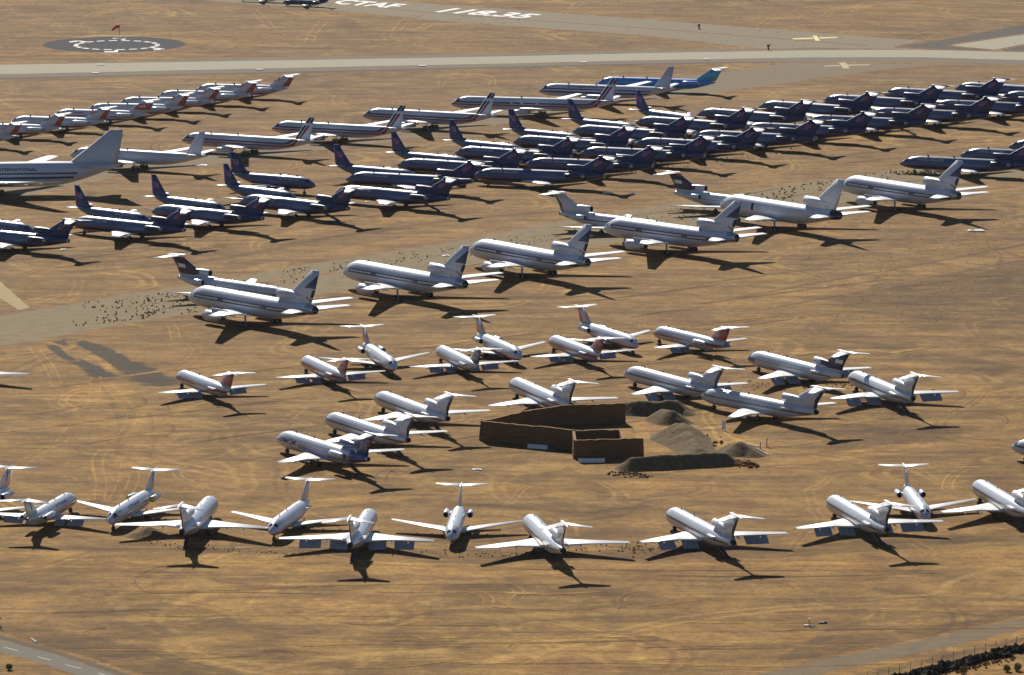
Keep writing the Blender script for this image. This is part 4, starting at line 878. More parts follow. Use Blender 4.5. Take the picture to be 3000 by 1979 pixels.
PLANES = [  # kind, livery, options, x, y, heading, label, group
 ('twin', 'row_twin', {}, -87.87, 2089.71, -0.1749, 'white twin jet with red rudder, farthest of the far left row, whole tail clear', 'white and red twin jets in the far left row'),
 ('twin', 'row_twin', {}, -99.66, 2071.67, -0.1293, 'white twin jet with red rudder, second from the far end of its row', 'white and red twin jets in the far left row'),
 ('twin', 'row_twin', {}, -111.38, 2053.57, -0.0862, 'white twin jet with red rudder, third from the far end of its row', 'white and red twin jets in the far left row'),
 ('twin', 'row_twin', {}, -120.73, 2035.91, -0.109, 'white twin jet with red rudder, fourth from the far end of its row', 'white and red twin jets in the far left row'),
 ('twin', 'row_twin_box', {}, -131.19, 2018.92, -0.1903, 'white twin jet with a red box on its fin and thin red fuselage line', 'white and red twin jets in the far left row'),
 ('twin', 'row_twin', {}, -144.05, 1999.8, -0.2259, 'white twin jet with red rudder, sixth from the far end of its row', 'white and red twin jets in the far left row'),
 ('twin', 'row_twin', {}, -157.6, 1981.78, -0.165, 'white twin jet with red rudder, seventh from the far end of its row', 'white and red twin jets in the far left row'),
 ('twin', 'row_twin', {}, -170.02, 1959.36, -0.1565, 'white twin jet with red rudder cut by the left edge, nearest of its row', 'white and red twin jets in the far left row'),
 ('four', 'plain_four', {'pods': 'inner'}, -119.38, 1907.69, -0.4218, 'all white four engined jet with bare metal engine, just behind the jumbo tail', 'long four engined jets parked nose to tail'),
 ('four', 'striped_four', {'pods': 'inner'}, -86.72, 1944.21, -0.4425, 'white jet with dark and red fin stripes, nearest the all white jet', 'long four engined jets parked nose to tail'),
 ('four', 'striped_four', {'pods': 'inner'}, -59.04, 1974.15, -0.4093, 'white jet with dark and red fin stripes, second striped one from left', 'long four engined jets parked nose to tail'),
 ('four', 'striped_four', {'pods': 'inner'}, -30.52, 2008.05, -0.4119, 'white jet with dark and red fin stripes, third striped one from left', 'long four engined jets parked nose to tail'),
 ('long_four', 'striped_long_four', {'pods': 'inner'}, -0.72, 2043.74, -0.2108, 'longest of the striped white jets, with three white gaps in its dark line', 'long four engined jets parked nose to tail'),
 ('four', 'lined_four', {'pods': 'inner'}, 28.18, 2078.56, -0.273, 'white jet with two navy lines and pale grey fin beside the bright blue jet', 'long four engined jets parked nose to tail'),
 ('long_twin', 'blue_long_twin', {}, 48.7, 2109.01, -0.2479, 'bright blue T-tailed jet with turquoise fin at the far end of the apron', None),
 ('jumbo', 'lined_jumbo', {'pods': False}, -167.0, 1846.52, 0.0919, 'huge white jumbo with two navy lines and dark lettering, cut by the left edge', None),
 ('low_twin', 'navy_twin', {}, -151.45, 1760.04, 2.4646, 'grey and navy twin jet at the left edge, only its nose half showing', 'navy finned twin jets facing right'),
 ('low_twin', 'navy_twin', {}, -119.23, 1780.84, 2.4505, 'grey twin jet with tall navy fin facing right, first whole one from the left', 'navy finned twin jets facing right'),
 ('low_twin', 'navy_twin', {}, -98.36, 1804.42, 2.4354, 'grey twin jet with tall navy fin facing right, second whole one from the left', 'navy finned twin jets facing right'),
 ('low_twin', 'navy_twin', {}, -78.4, 1828.73, 2.4184, 'grey twin jet with tall navy fin facing right, third whole one from the left', 'navy finned twin jets facing right'),
 ('low_twin', 'navy_twin', {}, -76.38, 1857.1, 2.6275, 'grey twin jet with its whole pointed dark nose and nose wheel clear, facing right', 'navy finned twin jets facing right'),
 ('low_twin', 'navy_twin', {}, -45.61, 1874.62, 2.5947, 'grey twin jet with tall navy fin facing right, fifth whole one from the left', 'navy finned twin jets facing right'),
 ('low_twin', 'navy_twin', {}, -29.15, 1906.14, 2.5303, 'grey twin jet with tall navy fin facing right, sixth whole one from the left', 'navy finned twin jets facing right'),
 ('low_twin', 'navy_twin', {}, -11.76, 1935.68, 2.4897, 'grey twin jet with tall navy fin facing right, seventh whole one from the left', 'navy finned twin jets facing right'),
 ('low_twin', 'navy_twin', {}, 6.96, 1963.12, 2.485, 'grey twin jet with tall navy fin facing right, eighth whole one from the left', 'navy finned twin jets facing right'),
 ('low_twin', 'navy_twin', {}, 25.98, 1989.82, 2.4632, 'grey twin jet with tall navy fin facing right, ninth whole one from the left', 'navy finned twin jets facing right'),
 ('low_twin', 'navy_twin', {}, 47.57, 2013.65, 2.3206, 'grey twin jet with tall navy fin, farthest up the row facing right', 'navy finned twin jets facing right'),
 ('tri', 'navy_tri', {'stair': False}, -142.51, 1733.51, -0.5844, 'navy tailed trijet cut by the left edge, front row of grey trijets', 'grey and navy trijets with dark T-tails'),
 ('tri', 'navy_tri', {'stair': False}, -110.61, 1755.75, -0.6259, 'navy tailed trijet, second in the front row from the left edge', 'grey and navy trijets with dark T-tails'),
 ('tri', 'navy_tri', {'stair': False}, -89.04, 1779.7, -0.6413, 'navy tailed trijet, third in the front row of grey trijets from the left edge', 'grey and navy trijets with dark T-tails'),
 ('tri', 'navy_tri', {'stair': True}, -64.55, 1801.09, -0.6742, 'navy tailed trijet with lowered rear stair, fourth from left in the front row', 'grey and navy trijets with dark T-tails'),
 ('tri', 'navy_tri', {'stair': True}, -36.32, 1821.91, -0.6175, 'navy tailed trijet with lowered rear stair, rightmost of the front row of grey trijets', 'grey and navy trijets with dark T-tails'),
 ('tri', 'navy_tri', {'stair': False}, -31.78, 1855.35, -0.3792, 'navy tailed trijet in the middle row, first from its left end', 'grey and navy trijets with dark T-tails'),
 ('tri', 'navy_tri', {'stair': False}, 7.28, 1865.32, -0.2928, 'navy tailed trijet with clear side and nose gear in weeds, nearest middle row jet', 'grey and navy trijets with dark T-tails'),
 ('tri', 'navy_tri', {'stair': False}, 22.61, 1889.32, -0.3274, 'navy tailed trijet in the middle row, third from its left end', 'grey and navy trijets with dark T-tails'),
 ('tri', 'navy_tri', {'stair': False}, 39.55, 1915.18, -0.3615, 'navy tailed trijet in the middle row, fourth from its left end', 'grey and navy trijets with dark T-tails'),
 ('tri', 'navy_tri', {'stair': False}, 56.6, 1937.23, -0.4325, 'navy tailed trijet in the middle row, fifth from its left end', 'grey and navy trijets with dark T-tails'),
 ('tri', 'navy_tri', {'stair': False}, 75.71, 1956.4, -0.3993, 'navy tailed trijet in the middle row, sixth from its left end', 'grey and navy trijets with dark T-tails'),
 ('tri', 'navy_tri', {'stair': False}, 93.14, 1976.11, -0.3786, 'navy tailed trijet in the middle row, seventh from its left end', 'grey and navy trijets with dark T-tails'),
 ('tri', 'navy_tri', {'stair': True}, 113.6, 1996.39, -0.3719, 'navy tailed trijet with lowered rear stair, eighth from left in the middle row', 'grey and navy trijets with dark T-tails'),
 ('tri', 'navy_tri', {'stair': False}, 135.34, 2016.18, -0.3647, 'navy tailed trijet in the middle row, ninth from its left end', 'grey and navy trijets with dark T-tails'),
 ('tri', 'navy_tri', {'stair': False}, 157.81, 2037.45, -0.3682, 'navy tailed trijet in the middle row, tenth from its left end', 'grey and navy trijets with dark T-tails'),
 ('tri', 'navy_tri', {'stair': False}, 182.54, 2061.85, -0.3693, 'navy tailed trijet cut off behind its cockpit at the right, middle row', 'grey and navy trijets with dark T-tails'),
 ('tri', 'navy_tri', {}, -17.51, 1886.05, -0.464, 'navy tailed trijet in the farthest row, first from its left end', 'grey and navy trijets with dark T-tails'),
 ('tri', 'navy_tri', {}, -0.45, 1914.85, -0.5074, 'navy tailed trijet in the farthest row, second from its left end', 'grey and navy trijets with dark T-tails'),
 ('tri', 'navy_tri', {}, 17.55, 1941.66, -0.5274, 'navy tailed trijet in the farthest row, third from its left end', 'grey and navy trijets with dark T-tails'),
 ('tri', 'navy_tri', {}, 36.7, 1968.03, -0.5306, 'navy tailed trijet in the farthest row, fourth from its left end', 'grey and navy trijets with dark T-tails'),
 ('tri', 'navy_tri', {}, 57.04, 1990.54, -0.5587, 'navy tailed trijet in the farthest row, fifth from its left end', 'grey and navy trijets with dark T-tails'),
 ('tri', 'navy_tri', {}, 77.3, 2011.77, -0.5987, 'navy tailed trijet in the farthest row, sixth from its left end', 'grey and navy trijets with dark T-tails'),
 ('tri', 'navy_tri', {}, 98.93, 2032.66, -0.5249, 'navy tailed trijet in the farthest row, seventh from its left end', 'grey and navy trijets with dark T-tails'),
 ('tri', 'navy_tri', {}, 121.44, 2050.75, -0.4793, 'navy tailed trijet in the farthest row, eighth from its left end', 'grey and navy trijets with dark T-tails'),
 ('tri', 'navy_tri', {}, 143.12, 2069.98, -0.4753, 'navy tailed trijet in the farthest row, ninth from its left end', 'grey and navy trijets with dark T-tails'),
 ('tri', 'navy_tri', {}, 167.75, 2084.99, -0.5273, 'navy tailed trijet at the right end of the farthest row, tail out of view', 'grey and navy trijets with dark T-tails'),
 ('tri', 'navy_tri', {}, 138.42, 1892.73, -0.3528, 'grey trijet with whole dark nose and nose wheel clear behind the right wide-body', 'grey and navy trijets with dark T-tails'),
 ('tri', 'navy_tri', {}, 158.44, 1911.83, -0.3523, 'grey trijet directly behind the one with the clear dark nose at the right edge', 'grey and navy trijets with dark T-tails'),
 ('tri', 'navy_tri', {}, 175.24, 1932.97, -0.3526, 'grey trijet nose at the right edge, farthest of the three grouped there', 'grey and navy trijets with dark T-tails'),
 ('wide_tri', 'white_wide', {'pods': True}, -71.78, 1603.16, -0.8402, 'nearest white wide-body trijet, in front of a white trijet with navy fin', 'white wide-body trijets beside the taxiway'),
 ('wide_tri', 'white_wide', {'pods': True}, -32.71, 1648.58, -0.872, 'white wide-body trijet with navy window band, second from the left', 'white wide-body trijets beside the taxiway'),
 ('wide_tri', 'white_wide', {'pods': True}, 0.89, 1688.83, -0.8971, 'white wide-body trijet with navy window band, third from the left', 'white wide-body trijets beside the taxiway'),
 ('wide_tri', 'white_wide', {'pods': True}, 40.35, 1732.99, -0.7871, 'white wide-body trijet with navy window band, fourth from the left', 'white wide-body trijets beside the taxiway'),
 ('wide_tri', 'plain_wide', {'pods': False}, 73.65, 1780.35, -0.8858, 'plain white wide-body trijet without a window band, dark open doorway in its side', 'white wide-body trijets beside the taxiway'),
 ('wide_tri', 'white_wide', {'pods': True}, 110.91, 1822.11, -0.8936, 'white wide-body trijet with navy window band at the right end of its row', 'white wide-body trijets beside the taxiway'),
 ('tri', 'navyfin_tri', {}, -73.35, 1638.2, 2.414, 'white trijet with navy fin and white patch facing right behind the nearest wide-body', 'white trijets facing right behind the wide-bodies'),
 ('tri', 'white_tri', {}, 30.55, 1763.51, 2.4302, 'white trijet with white fin and dark rudder facing right behind a wide-body nose', 'white trijets facing right behind the wide-bodies'),
 ('tri', 'navyfin_tri', {'stair': False}, 64.75, 1807.47, 2.4142, 'white trijet with navy fin facing right behind the plain white wide-body', 'white trijets facing right behind the wide-bodies'),
 ('twin', 'red_line_twin', {'pods': False, 'flaps': True}, -73.2, 1482.91, -1.1107, 'white twin jet with red lines and red fin, leftmost of the middle group', 'white twin jets in the middle ring'),
 ('twin', 'red_line_twin', {'pods': False, 'flaps': True}, -44.99, 1504.35, -1.2055, "white twin jet with red lines, wing tip under a camera facing jet's nose", 'white twin jets in the middle ring'),
 ('twin', 'red_belly_twin', {}, -34.18, 1531.57, 1.8359, 'white T-tailed jet with red belly line facing the camera, leftmost of three such', 'white twin jets in the middle ring'),
 ('twin', 'white_twin', {'pods': False, 'flaps': True}, -12.27, 1520.14, -1.2407, 'all white twin jet with a dark fin, between two camera facing jets', 'white twin jets in the middle ring'),
 ('twin', 'red_belly_twin', {}, -4.62, 1547.54, 1.9184, 'white T-tailed jet with red belly line facing the camera, middle one of three such', 'white twin jets in the middle ring'),
 ('twin', 'red_line_twin', {'pods': False, 'flaps': True}, 17.3, 1536.53, -1.1709, "white twin jet with red lines, its red fin overlapping a camera facing jet's wing", 'white twin jets in the middle ring'),
 ('twin', 'red_belly_twin', {}, 22.98, 1564.91, 2.023, 'white T-tailed jet with red belly line facing the camera, rightmost of three such', 'white twin jets in the middle ring'),
 ('twin', 'red_line_twin', {'pods': True, 'flaps': True}, 47.02, 1552.16, -1.0021, 'white twin jet with red lines still carrying rear engines, rightmost of the middle group', 'white twin jets in the middle ring'),
 ('tri', 'white_tri', {'pods': False}, 6.48, 1468.49, -1.2156, 'white trijet behind the earth blast wall', 'white trijets parked round the dirt lot'),
 ('tri', 'white_tri', {'pods': False, 'flaps': True}, 37.95, 1486.32, -1.0297, 'white trijet with lowered flaps behind the dirt mounds', 'white trijets parked round the dirt lot'),
 ('tri', 'navyfin_tri', {'pods': False, 'flaps': True}, 69.22, 1509.51, -1.0268, 'white trijet with navy fin and white patch facing left, flaps lowered', 'white trijets parked round the dirt lot'),
 ('tri', 'white_tri_windows', {'pods': False}, 58.02, 1455.22, -0.891, 'white trijet with windows in a dark line, beside the white board', 'white trijets parked round the dirt lot'),
 ('tri', 'white_tri', {'pods': False, 'flaps': True, 'stair': True}, 88.84, 1478.24, -1.2494, 'white trijet with flaps and rear stair lowered, rightmost of the four behind the mounds', 'white trijets parked round the dirt lot'),
 ('tri', 'white_tri', {'pods': False, 'stair': True}, -24.29, 1449.05, -1.1263, 'white trijet farthest of the three left of the blast wall', 'white trijets parked round the dirt lot'),
 ('tri', 'white_tri', {'pods': False, 'stair': True}, -34.22, 1419.64, -1.0654, 'white trijet between the blue tailed trijet and another white one', 'white trijets parked round the dirt lot'),
 ('tri', 'blue_tri', {'stair': True}, -43.83, 1394.51, -1.0195, 'white trijet with blue tail, red fin bars and blue script on its nose', 'white trijets parked round the dirt lot'),
 ('twin', 'emblem_twin', {'cover': False}, -114.62, 1332.24, 1.2491, 'white T-tailed jet at the left edge, only its tail and wing showing', 'airliners of the front row'),
 ('twin', 'emblem_twin', {'flaps': True, 'cover': True}, -100.83, 1317.44, -1.8176, 'white twin jet with red and navy lines facing away at the far left', 'airliners of the front row'),
 ('twin', 'emblem_twin', {'cover': True}, -81.68, 1329.41, 1.3268, 'white twin jet with red and navy lines facing the camera, yellow engine covers', 'airliners of the front row'),
 ('tri', 'plain_tri', {'pods': False, 'stair': True}, -67.36, 1311.02, -1.6861, 'white trijet facing away without lowered flaps, leftmost trijet of the front row', 'airliners of the front row'),
 ('twin', 'clean_twin', {'pods': False}, -47.04, 1317.32, 1.3542, 'white twin jet facing the camera without engines, between two trijets facing away', 'airliners of the front row'),
 ('tri', 'plain_tri', {'pods': False, 'stair': True, 'flaps': True}, -31.98, 1296.09, -1.658, 'white trijet facing straight away with all four flaps lowered in the front row', 'airliners of the front row'),
 ('twin', 'clean_twin', {}, -11.78, 1310.69, 1.5135, 'white twin jet facing straight at the camera with both engines on', 'airliners of the front row'),
 ('tri', 'plain_tri', {'pods': False}, 6.76, 1289.91, -1.3894, 'white trijet with clean wings right of the jet that faces straight at the camera', 'airliners of the front row'),
 ('tri', 'white_tri', {'pods': False, 'flaps': True, 'stair': True}, 39.72, 1297.99, -1.2558, 'white trijet with lowered flaps and the dark rudder standing clear, below the dirt mounds', 'airliners of the front row'),
 ('tri', 'white_tri', {'pods': False, 'flaps': True, 'stair': True}, 74.06, 1312.56, -1.3149, 'white trijet with lowered flaps overlapping a small T-tailed jet, at right', 'airliners of the front row'),
 ('twin', 'lilac_line_twin', {}, 87.68, 1334.13, 1.652, 'white twin jet with thin red and blue lines facing camera behind a trijet', 'airliners of the front row'),
 ('tri', 'white_tri', {'pods': False, 'stair': True}, 106.68, 1330.89, -1.3433, 'white trijet at the right end of the front row, its tail outside the picture', 'airliners of the front row'),
 ('tri', 'white_tri_windows', {'pods': False}, 126.77, 1384.78, -0.9147, 'white jet nose with black tip poking in at the right edge', 'airliners of the front row'),
]
protos = {}
for kind, liv, opt, x, y, hd, lab, grp in PLANES:
    key = (kind, liv, tuple(sorted(opt.items())))
    if key not in protos: protos[key] = o = build_plane(kind, liv, **opt)
    else: o = copy_tree(protos[key])
    o.location = (x, y, 0); o.rotation_euler = (0, 0, hd)
    if 'group' in o: del o['group']
    tag(o, lab, 'airliner', grp)
# ---------------------------------------------------------------- blast wall, mounds and small things
def noise_tex(name, cs, scale, rough=.95, stretch=(1, 1, 1), bump=.4):
    m, t, b = new_mat(name); N = t.nodes; L = t.links; tc = N.new('ShaderNodeTexCoord'); mp = N.new('ShaderNodeMapping'); mp.inputs['Scale'].default_value = stretch
    n = N.new('ShaderNodeTexNoise'); n.inputs['Scale'].default_value = scale; n.inputs['Detail'].default_value = 8; n.inputs['Roughness'].default_value = .7
    L.new(tc.outputs['Object'], mp.inputs[0]); L.new(mp.outputs[0], n.inputs[0])
    r = N.new('ShaderNodeValToRGB'); r.color_ramp.elements[0].position = .32; r.color_ramp.elements[1].position = .68
    r.color_ramp.elements[0].color = cs[0]; r.color_ramp.elements[1].color = cs[1]; L.new(n.outputs[0], r.inputs[0]); L.new(r.outputs[0], b.inputs['Base Color'])
    b.inputs['Roughness'].default_value = rough; b.inputs['Specular IOR Level'].default_value = .1
    bp = N.new('ShaderNodeBump'); bp.inputs['Strength'].default_value = bump; bp.inputs['Distance'].default_value = .3; L.new(n.outputs[0], bp.inputs['Height']); L.new(bp.outputs[0], b.inputs['Normal'])
    return m
M_wall = noise_tex('layered_adobe', (srgb(88, 64, 40), srgb(122, 94, 62)), 1.2, stretch=(.25, .25, 3.2))
M_walltop = noise_tex('wall_lit_top', (srgb(118, 94, 60), srgb(160, 132, 92)), 1.5)  # paler earth for the top faces, the sunlight there put into the colour
M_mound = noise_tex('gravelly_dirt', (srgb(84, 70, 50), srgb(118, 100, 74)), .9, bump=.8)
def wall(name, pts, h, t0, t1, parent, label=None):
    """battered wall through ground points, its edges worn uneven; t0 base and t1 top thickness"""
    P0 = [Vector(p) for p in pts]; P = []
    for a, b in zip(P0, P0[1:]):
        n_ = max(2, int((b - a).length / 1.1)); P += [a.lerp(b, i / n_) for i in range(n_)]
    P.append(P0[-1]); v = []; f = []; mi = []; rows = ((-.5, 0), (-.42, .3), (-.32, .65), (0, 1), (1, 1), (.32, .65), (.42, .3), (.5, 0)); m = len(rows)
    for i, p in enumerate(P):
        d = (P[min(i + 1, len(P) - 1)] - P[max(i - 1, 0)]).normalized(); n = Vector((-d.y, d.x, 0)); jh = random.uniform(-.16, .05)
        for k, (o_, q) in enumerate(rows):
            off = (-t1 / 2 if k == 3 else t1 / 2) if q == 1 else o_ * t0
            c = p + n * (off + (random.uniform(-.09, .09) if 0 < q < 1 else 0)); v.append((c.x, c.y, h * q + (jh if q == 1 else 0)))
    for i in range(len(P) - 1):
        a = i * m
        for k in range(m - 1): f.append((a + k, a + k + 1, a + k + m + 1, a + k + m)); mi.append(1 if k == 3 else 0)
    f += [tuple(range(m))[::-1], tuple(len(v) - m + k for k in range(m))]; mi += [0, 0]
    o = mesh_obj(name, v, f, parent=parent, mats=[M_wall, M_walltop], mi=mi)
    if label: o['label'] = label
    return o
bw = bpy.data.objects.new('blast_wall', None); col.objects.link(bw)
tag(bw, 'tall brown earth blast wall forming a sharp V with a small square box at its end', 'wall')
g0 = gp(1412, 1292); gA = gp(1640, 1246); gA2 = gp(1831, 1239); gB = gp(1680, 1318)
HW = 4.75
wall('back_wall', [g0, g0.lerp(gA, .5) + Vector((0, 2, 0)), gA, gA2], HW, 1.7, .7, bw)
wall('front_wall', [g0 + Vector((.2, -.2, 0)), gB], HW - .004, 1.7, .7, bw)
gC = gp(1685, 1347); gC2 = gp(1884, 1340); gD = gB; gD2 = gp(1817, 1315)
wall('box_front_wall', [gC, gC2], HW - .2, 1.9, .6, bw)
wall('box_side_wall', [gC + (gD - gC) * .06, gD - (gD - gC) * .06], HW - .206, .9, .6, bw)
wall('box_back_wall', [gD, gD2], HW - .212, .9, .6, bw)
e1 = gC.lerp(gC2, (1822 - 1691) / (1876 - 1691)); wall('box_side_wall', [e1 + (gD2 - e1) * .06, gD2 - (gD2 - e1) * .06], HW - .218, .9, .6, bw)

def mound(name, ridge, half, label, group, seed=0, peak=.25, mat=None):
    """heap of dirt: ridge is a list of (ground point, height); height falls off over half metres"""
    R = [(Vector(p[0]), p[1]) for p in ridge]; mx = max(half) if isinstance(half, (list, tuple)) else half
    xs = [p.x for p, h in R]; ys = [p.y for p, h in R]; x0, x1, y0, y1 = min(xs) - mx - 1, max(xs) + mx + 1, min(ys) - mx - 1, max(ys) + mx + 1
    st = .45; nx = int((x1 - x0) / st) + 1; ny = int((y1 - y0) / st) + 1; from mathutils import noise as mn
    cx, cy = (x0 + x1) / 2, (y0 + y1) / 2; v = []; H = []
    for j in range(ny):
        for i in range(nx):
            x, y = x0 + i * st, y0 + j * st; best = 0
            for (a, ha), (b, hb) in zip(R, R[1:]):
                ab = b - a; t = max(0, min(1, ((x - a.x) * ab.x + (y - a.y) * ab.y) / max(ab.length_squared, 1e-6)))
                hd = ha + (hb - ha) * t; d = math.hypot(x - a.x - ab.x * t, y - a.y - ab.y * t); w_ = half * (.35 + .65 * hd / max(h for _, h in R))
                q = max(0, 1 - d / w_); best = max(best, hd * min(1, 1.12 * q))
            n1 = mn.fractal(Vector((x * .22 + seed, y * .22, seed)), .9, 2, 3); n2 = mn.fractal(Vector((x * 1.3, y * 1.3 + seed, 3)), .8, 2, 4)
            h = best * (1 + .14 * n1) + (n2 * .10 * min(1, best)) - .04
            v.append((x - cx, y - cy, max(h, -.05))); H.append(h)
    f = []
    for j in range(ny - 1):
        for i in range(nx - 1):
            q = (j * nx + i, j * nx + i + 1, (j + 1) * nx + i + 1, (j + 1) * nx + i)
            if max(H[k] for k in q) > 0: f.append(q)
    used = sorted({k for q in f for k in q}); rm = {k: i for i, k in enumerate(used)}
    o = mesh_obj(name, [v[k] for k in used], [tuple(rm[k] for k in q) for q in f], mat or M_mound, smooth=True); o.location = (cx, cy, 0)
    return tag(o, label, 'dirt mound', group)
w2 = lambda x, y: (1820 + x / 4.952, 1160 + y / 4.952)
G = 'dirt mounds beside the blast wall'
mound('dirt_mound', [(gp(*w2(30, 250)), 2.4), (gp(*w2(350, 262)), 3.0), (gp(*w2(800, 250)), 3.2), (gp(*w2(930, 275)), 1.2)], 4.6, 'long dark dirt ridge running off the end of the tall back wall', G, 1)
mound('dirt_mound', [(gp(*w2(600, 350)), 2.6), (gp(*w2(740, 390)), 3.0), (gp(*w2(880, 400)), 1.2)], 4.9, 'two peaked dirt mound between the far ridge and the largest mound', G, 5)
mound('dirt_mound', [(gp(*w2(690, 580)), 1.6), (gp(*w2(850, 620)), 4.0), (gp(*w2(1010, 740)), 2.6), (gp(*w2(1130, 860)), 1.6)], 7.2, 'largest dirt mound, with a pale ridge running down its front', G, 9)
mound('dirt_mound', [(gp(*w2(1620, 810)), 2.0), (gp(*w2(1740, 840)), 2.9), (gp(*w2(1900, 870)), 1.4)], 5.2, 'rounded grey dirt mound with poles lying beside it', G, 14)
mound('dirt_mound', [(gp(*w2(140, 1060)), 2.6), (gp(*w2(500, 1045)), 2.9), (gp(*w2(1000, 1020)), 2.9), (gp(*w2(1500, 990)), 2.9)], 4.1, 'long straight dirt berm in front of the mounds, its near side dark', G, 20)
mound('dirt_mound', [(gp(405, 1572), .9), (gp(435, 1566), 1.6), (gp(460, 1570), .8)], 4.2, 'low dirt heap under the wing of the leftmost trijet of the front row', G, 31)
# clods, brush and weeds too many to count
def scatter(name, n, fn, size, mat, label, tall=1., jag=.35):
    v = []; f = []
    ico = [(0, 0, 1), (.89, 0, .45), (.28, .85, .45), (-.72, .53, .45), (-.72, -.53, .45), (.28, -.85, .45), (.72, .53, -.3), (-.28, .85, -.3), (-.89, 0, -.3), (-.28, -.85, -.3), (.72, -.53, -.3)]
    fc = [(0, 1, 2), (0, 2, 3), (0, 3, 4), (0, 4, 5), (0, 5, 1), (1, 6, 2), (2, 7, 3), (3, 8, 4), (4, 9, 5), (5, 10, 1), (2, 6, 7), (3, 7, 8), (4, 8, 9), (5, 9, 10), (1, 10, 6)]
    for _ in range(n):
        p = fn(); s = size * random.uniform(.5, 1.5); b = len(v); r0 = random.uniform(0, 6.3)
        for x, y, z in ico:
            k = s * random.uniform(1 - jag, 1 + jag); xx = x * math.cos(r0) - y * math.sin(r0); yy = x * math.sin(r0) + y * math.cos(r0)
            v.append((p.x + xx * k, p.y + yy * k, max(-.02, z * k * tall + s * .25 * tall)))
        f += [tuple(i + b for i in q) for q in fc]
    return tag(mesh_obj(name, v, f, mat), label, None, None, 'stuff')
def along(pts, spread):
    P = [gp(*p) for p in pts]
    def fn():
        k = random.randrange(len(P) - 1); c = P[k].lerp(P[k + 1], random.random()); return c + Vector((random.gauss(0, spread), random.gauss(0, spread), 0))
    return fn
M_clod = noise_tex('dirt_clod', (srgb(92, 70, 44), srgb(124, 98, 64)), 2.)
M_weed = noise_tex('dry_weed', (srgb(104, 90, 54), srgb(146, 124, 78)), 3.)
M_brush = noise_tex('shaded_brush', (srgb(28, 24, 16), srgb(54, 46, 30)), 2.)  # tumbleweeds near black, the shade of the hedge put into their colour
M_rust = noise_tex('rusty_brush', (srgb(104, 66, 32), srgb(140, 96, 50)), 2.)
scatter('dirt_clods', 200, along([(1000, 1612), (1450, 1630), (1850, 1598), (1900, 1618), (1260, 1630)], 2.6), .17, M_clod, 'loose dirt clods under the front row of jets')
scatter('dirt_clods', 120, along([(430, 1590), (640, 1612), (900, 1628)], 2.), .14, M_clod, 'small clods along the scraped edge at left')
scatter('dirt_clods', 90, along([w2(-20, 1130), w2(120, 1150), w2(350, 1150)], 1.6), .26, M_clod, 'clods at the left end of the long berm')
scatter('dirt_clods', 130, along([(2150, 1120), (2350, 1135), (2500, 1125), (2650, 1150)], 4.), .18, M_clod, 'clods below the jets behind the mounds')
scatter('dirt_clods', 160, along([(1700, 520), (1850, 500), (2000, 480), (2300, 440)], 6.), .22, M_clod, 'clods below the grey trijets')
scatter('dry_brush', 26, along([w2(1690, 990), w2(1860, 1020)], 1.5), .55, M_rust, 'rusty brush at the right end of the long berm')
scatter('dry_brush', 16, along([w2(1150, 590), w2(1320, 680), w2(1360, 750)], 2.0), .4, M_rust, 'rusty brush right of the largest mound')
def in_band(x0, x1, ya, yb, clump=.5):
    cs = [(random.uniform(x0, x1), random.random()) for _ in range(26)]
    def fn():
        c = random.choice(cs); x = c[0] + random.gauss(0, 18); t = min(1, max(0, c[1] + random.gauss(0, .14))); q = min(1, max(0, (x - x0) / (x1 - x0)))
        return gp(x, ya[0] + (ya[1] - ya[0]) * q + t * ((yb[0] - ya[0]) + ((yb[1] - yb[0]) - (ya[1] - ya[0])) * q))
    return fn
scatter('taxiway_weeds', 230, in_band(235, 580, (890, 850), (955, 915)), .2, M_weed, 'dry weeds growing through the taxiway at left', 1.3)
scatter('taxiway_weeds', 230, in_band(800, 1420, (800, 705), (850, 760)), .19, M_weed, 'dry weeds on the taxiway behind the wide-bodies', 1.)
scatter('taxiway_weeds', 220, in_band(2180, 2620, (570, 500), (620, 545)), .24, M_weed, 'dry weeds on the taxiway at right', 1.)
scatter('taxiway_weeds', 160, in_band(2620, 2800, (505, 495), (515, 512)), .26, M_weed, 'weeds under the grey trijet at right', 1.2)
scatter('taxiway_weeds', 200, in_band(1450, 2050, (700, 600), (740, 640)), .18, M_weed, 'sparse weeds in the middle of the taxiway', .9)
scatter('field_scrub', 700, lambda: gp(random.uniform(-60, 3060), random.uniform(2, 140)), .28, M_weed, 'low dry scrub beyond the runway', .35)
scatter('field_scrub', 700, lambda: gp(random.uniform(2350, 3050), random.uniform(640, 960)), .2, M_weed, 'low scrub in the open field at right', .4)
scatter('field_scrub', 700, lambda: gp(random.uniform(-50, 3050), random.uniform(1000, 1560)), .10, M_clod, 'scattered stones in the middle ground', .5)
scatter('field_scrub', 300, lambda: gp(random.uniform(-50, 3050), random.uniform(1640, 1960)), .07, M_clod, 'scattered stones in the foreground', .5)
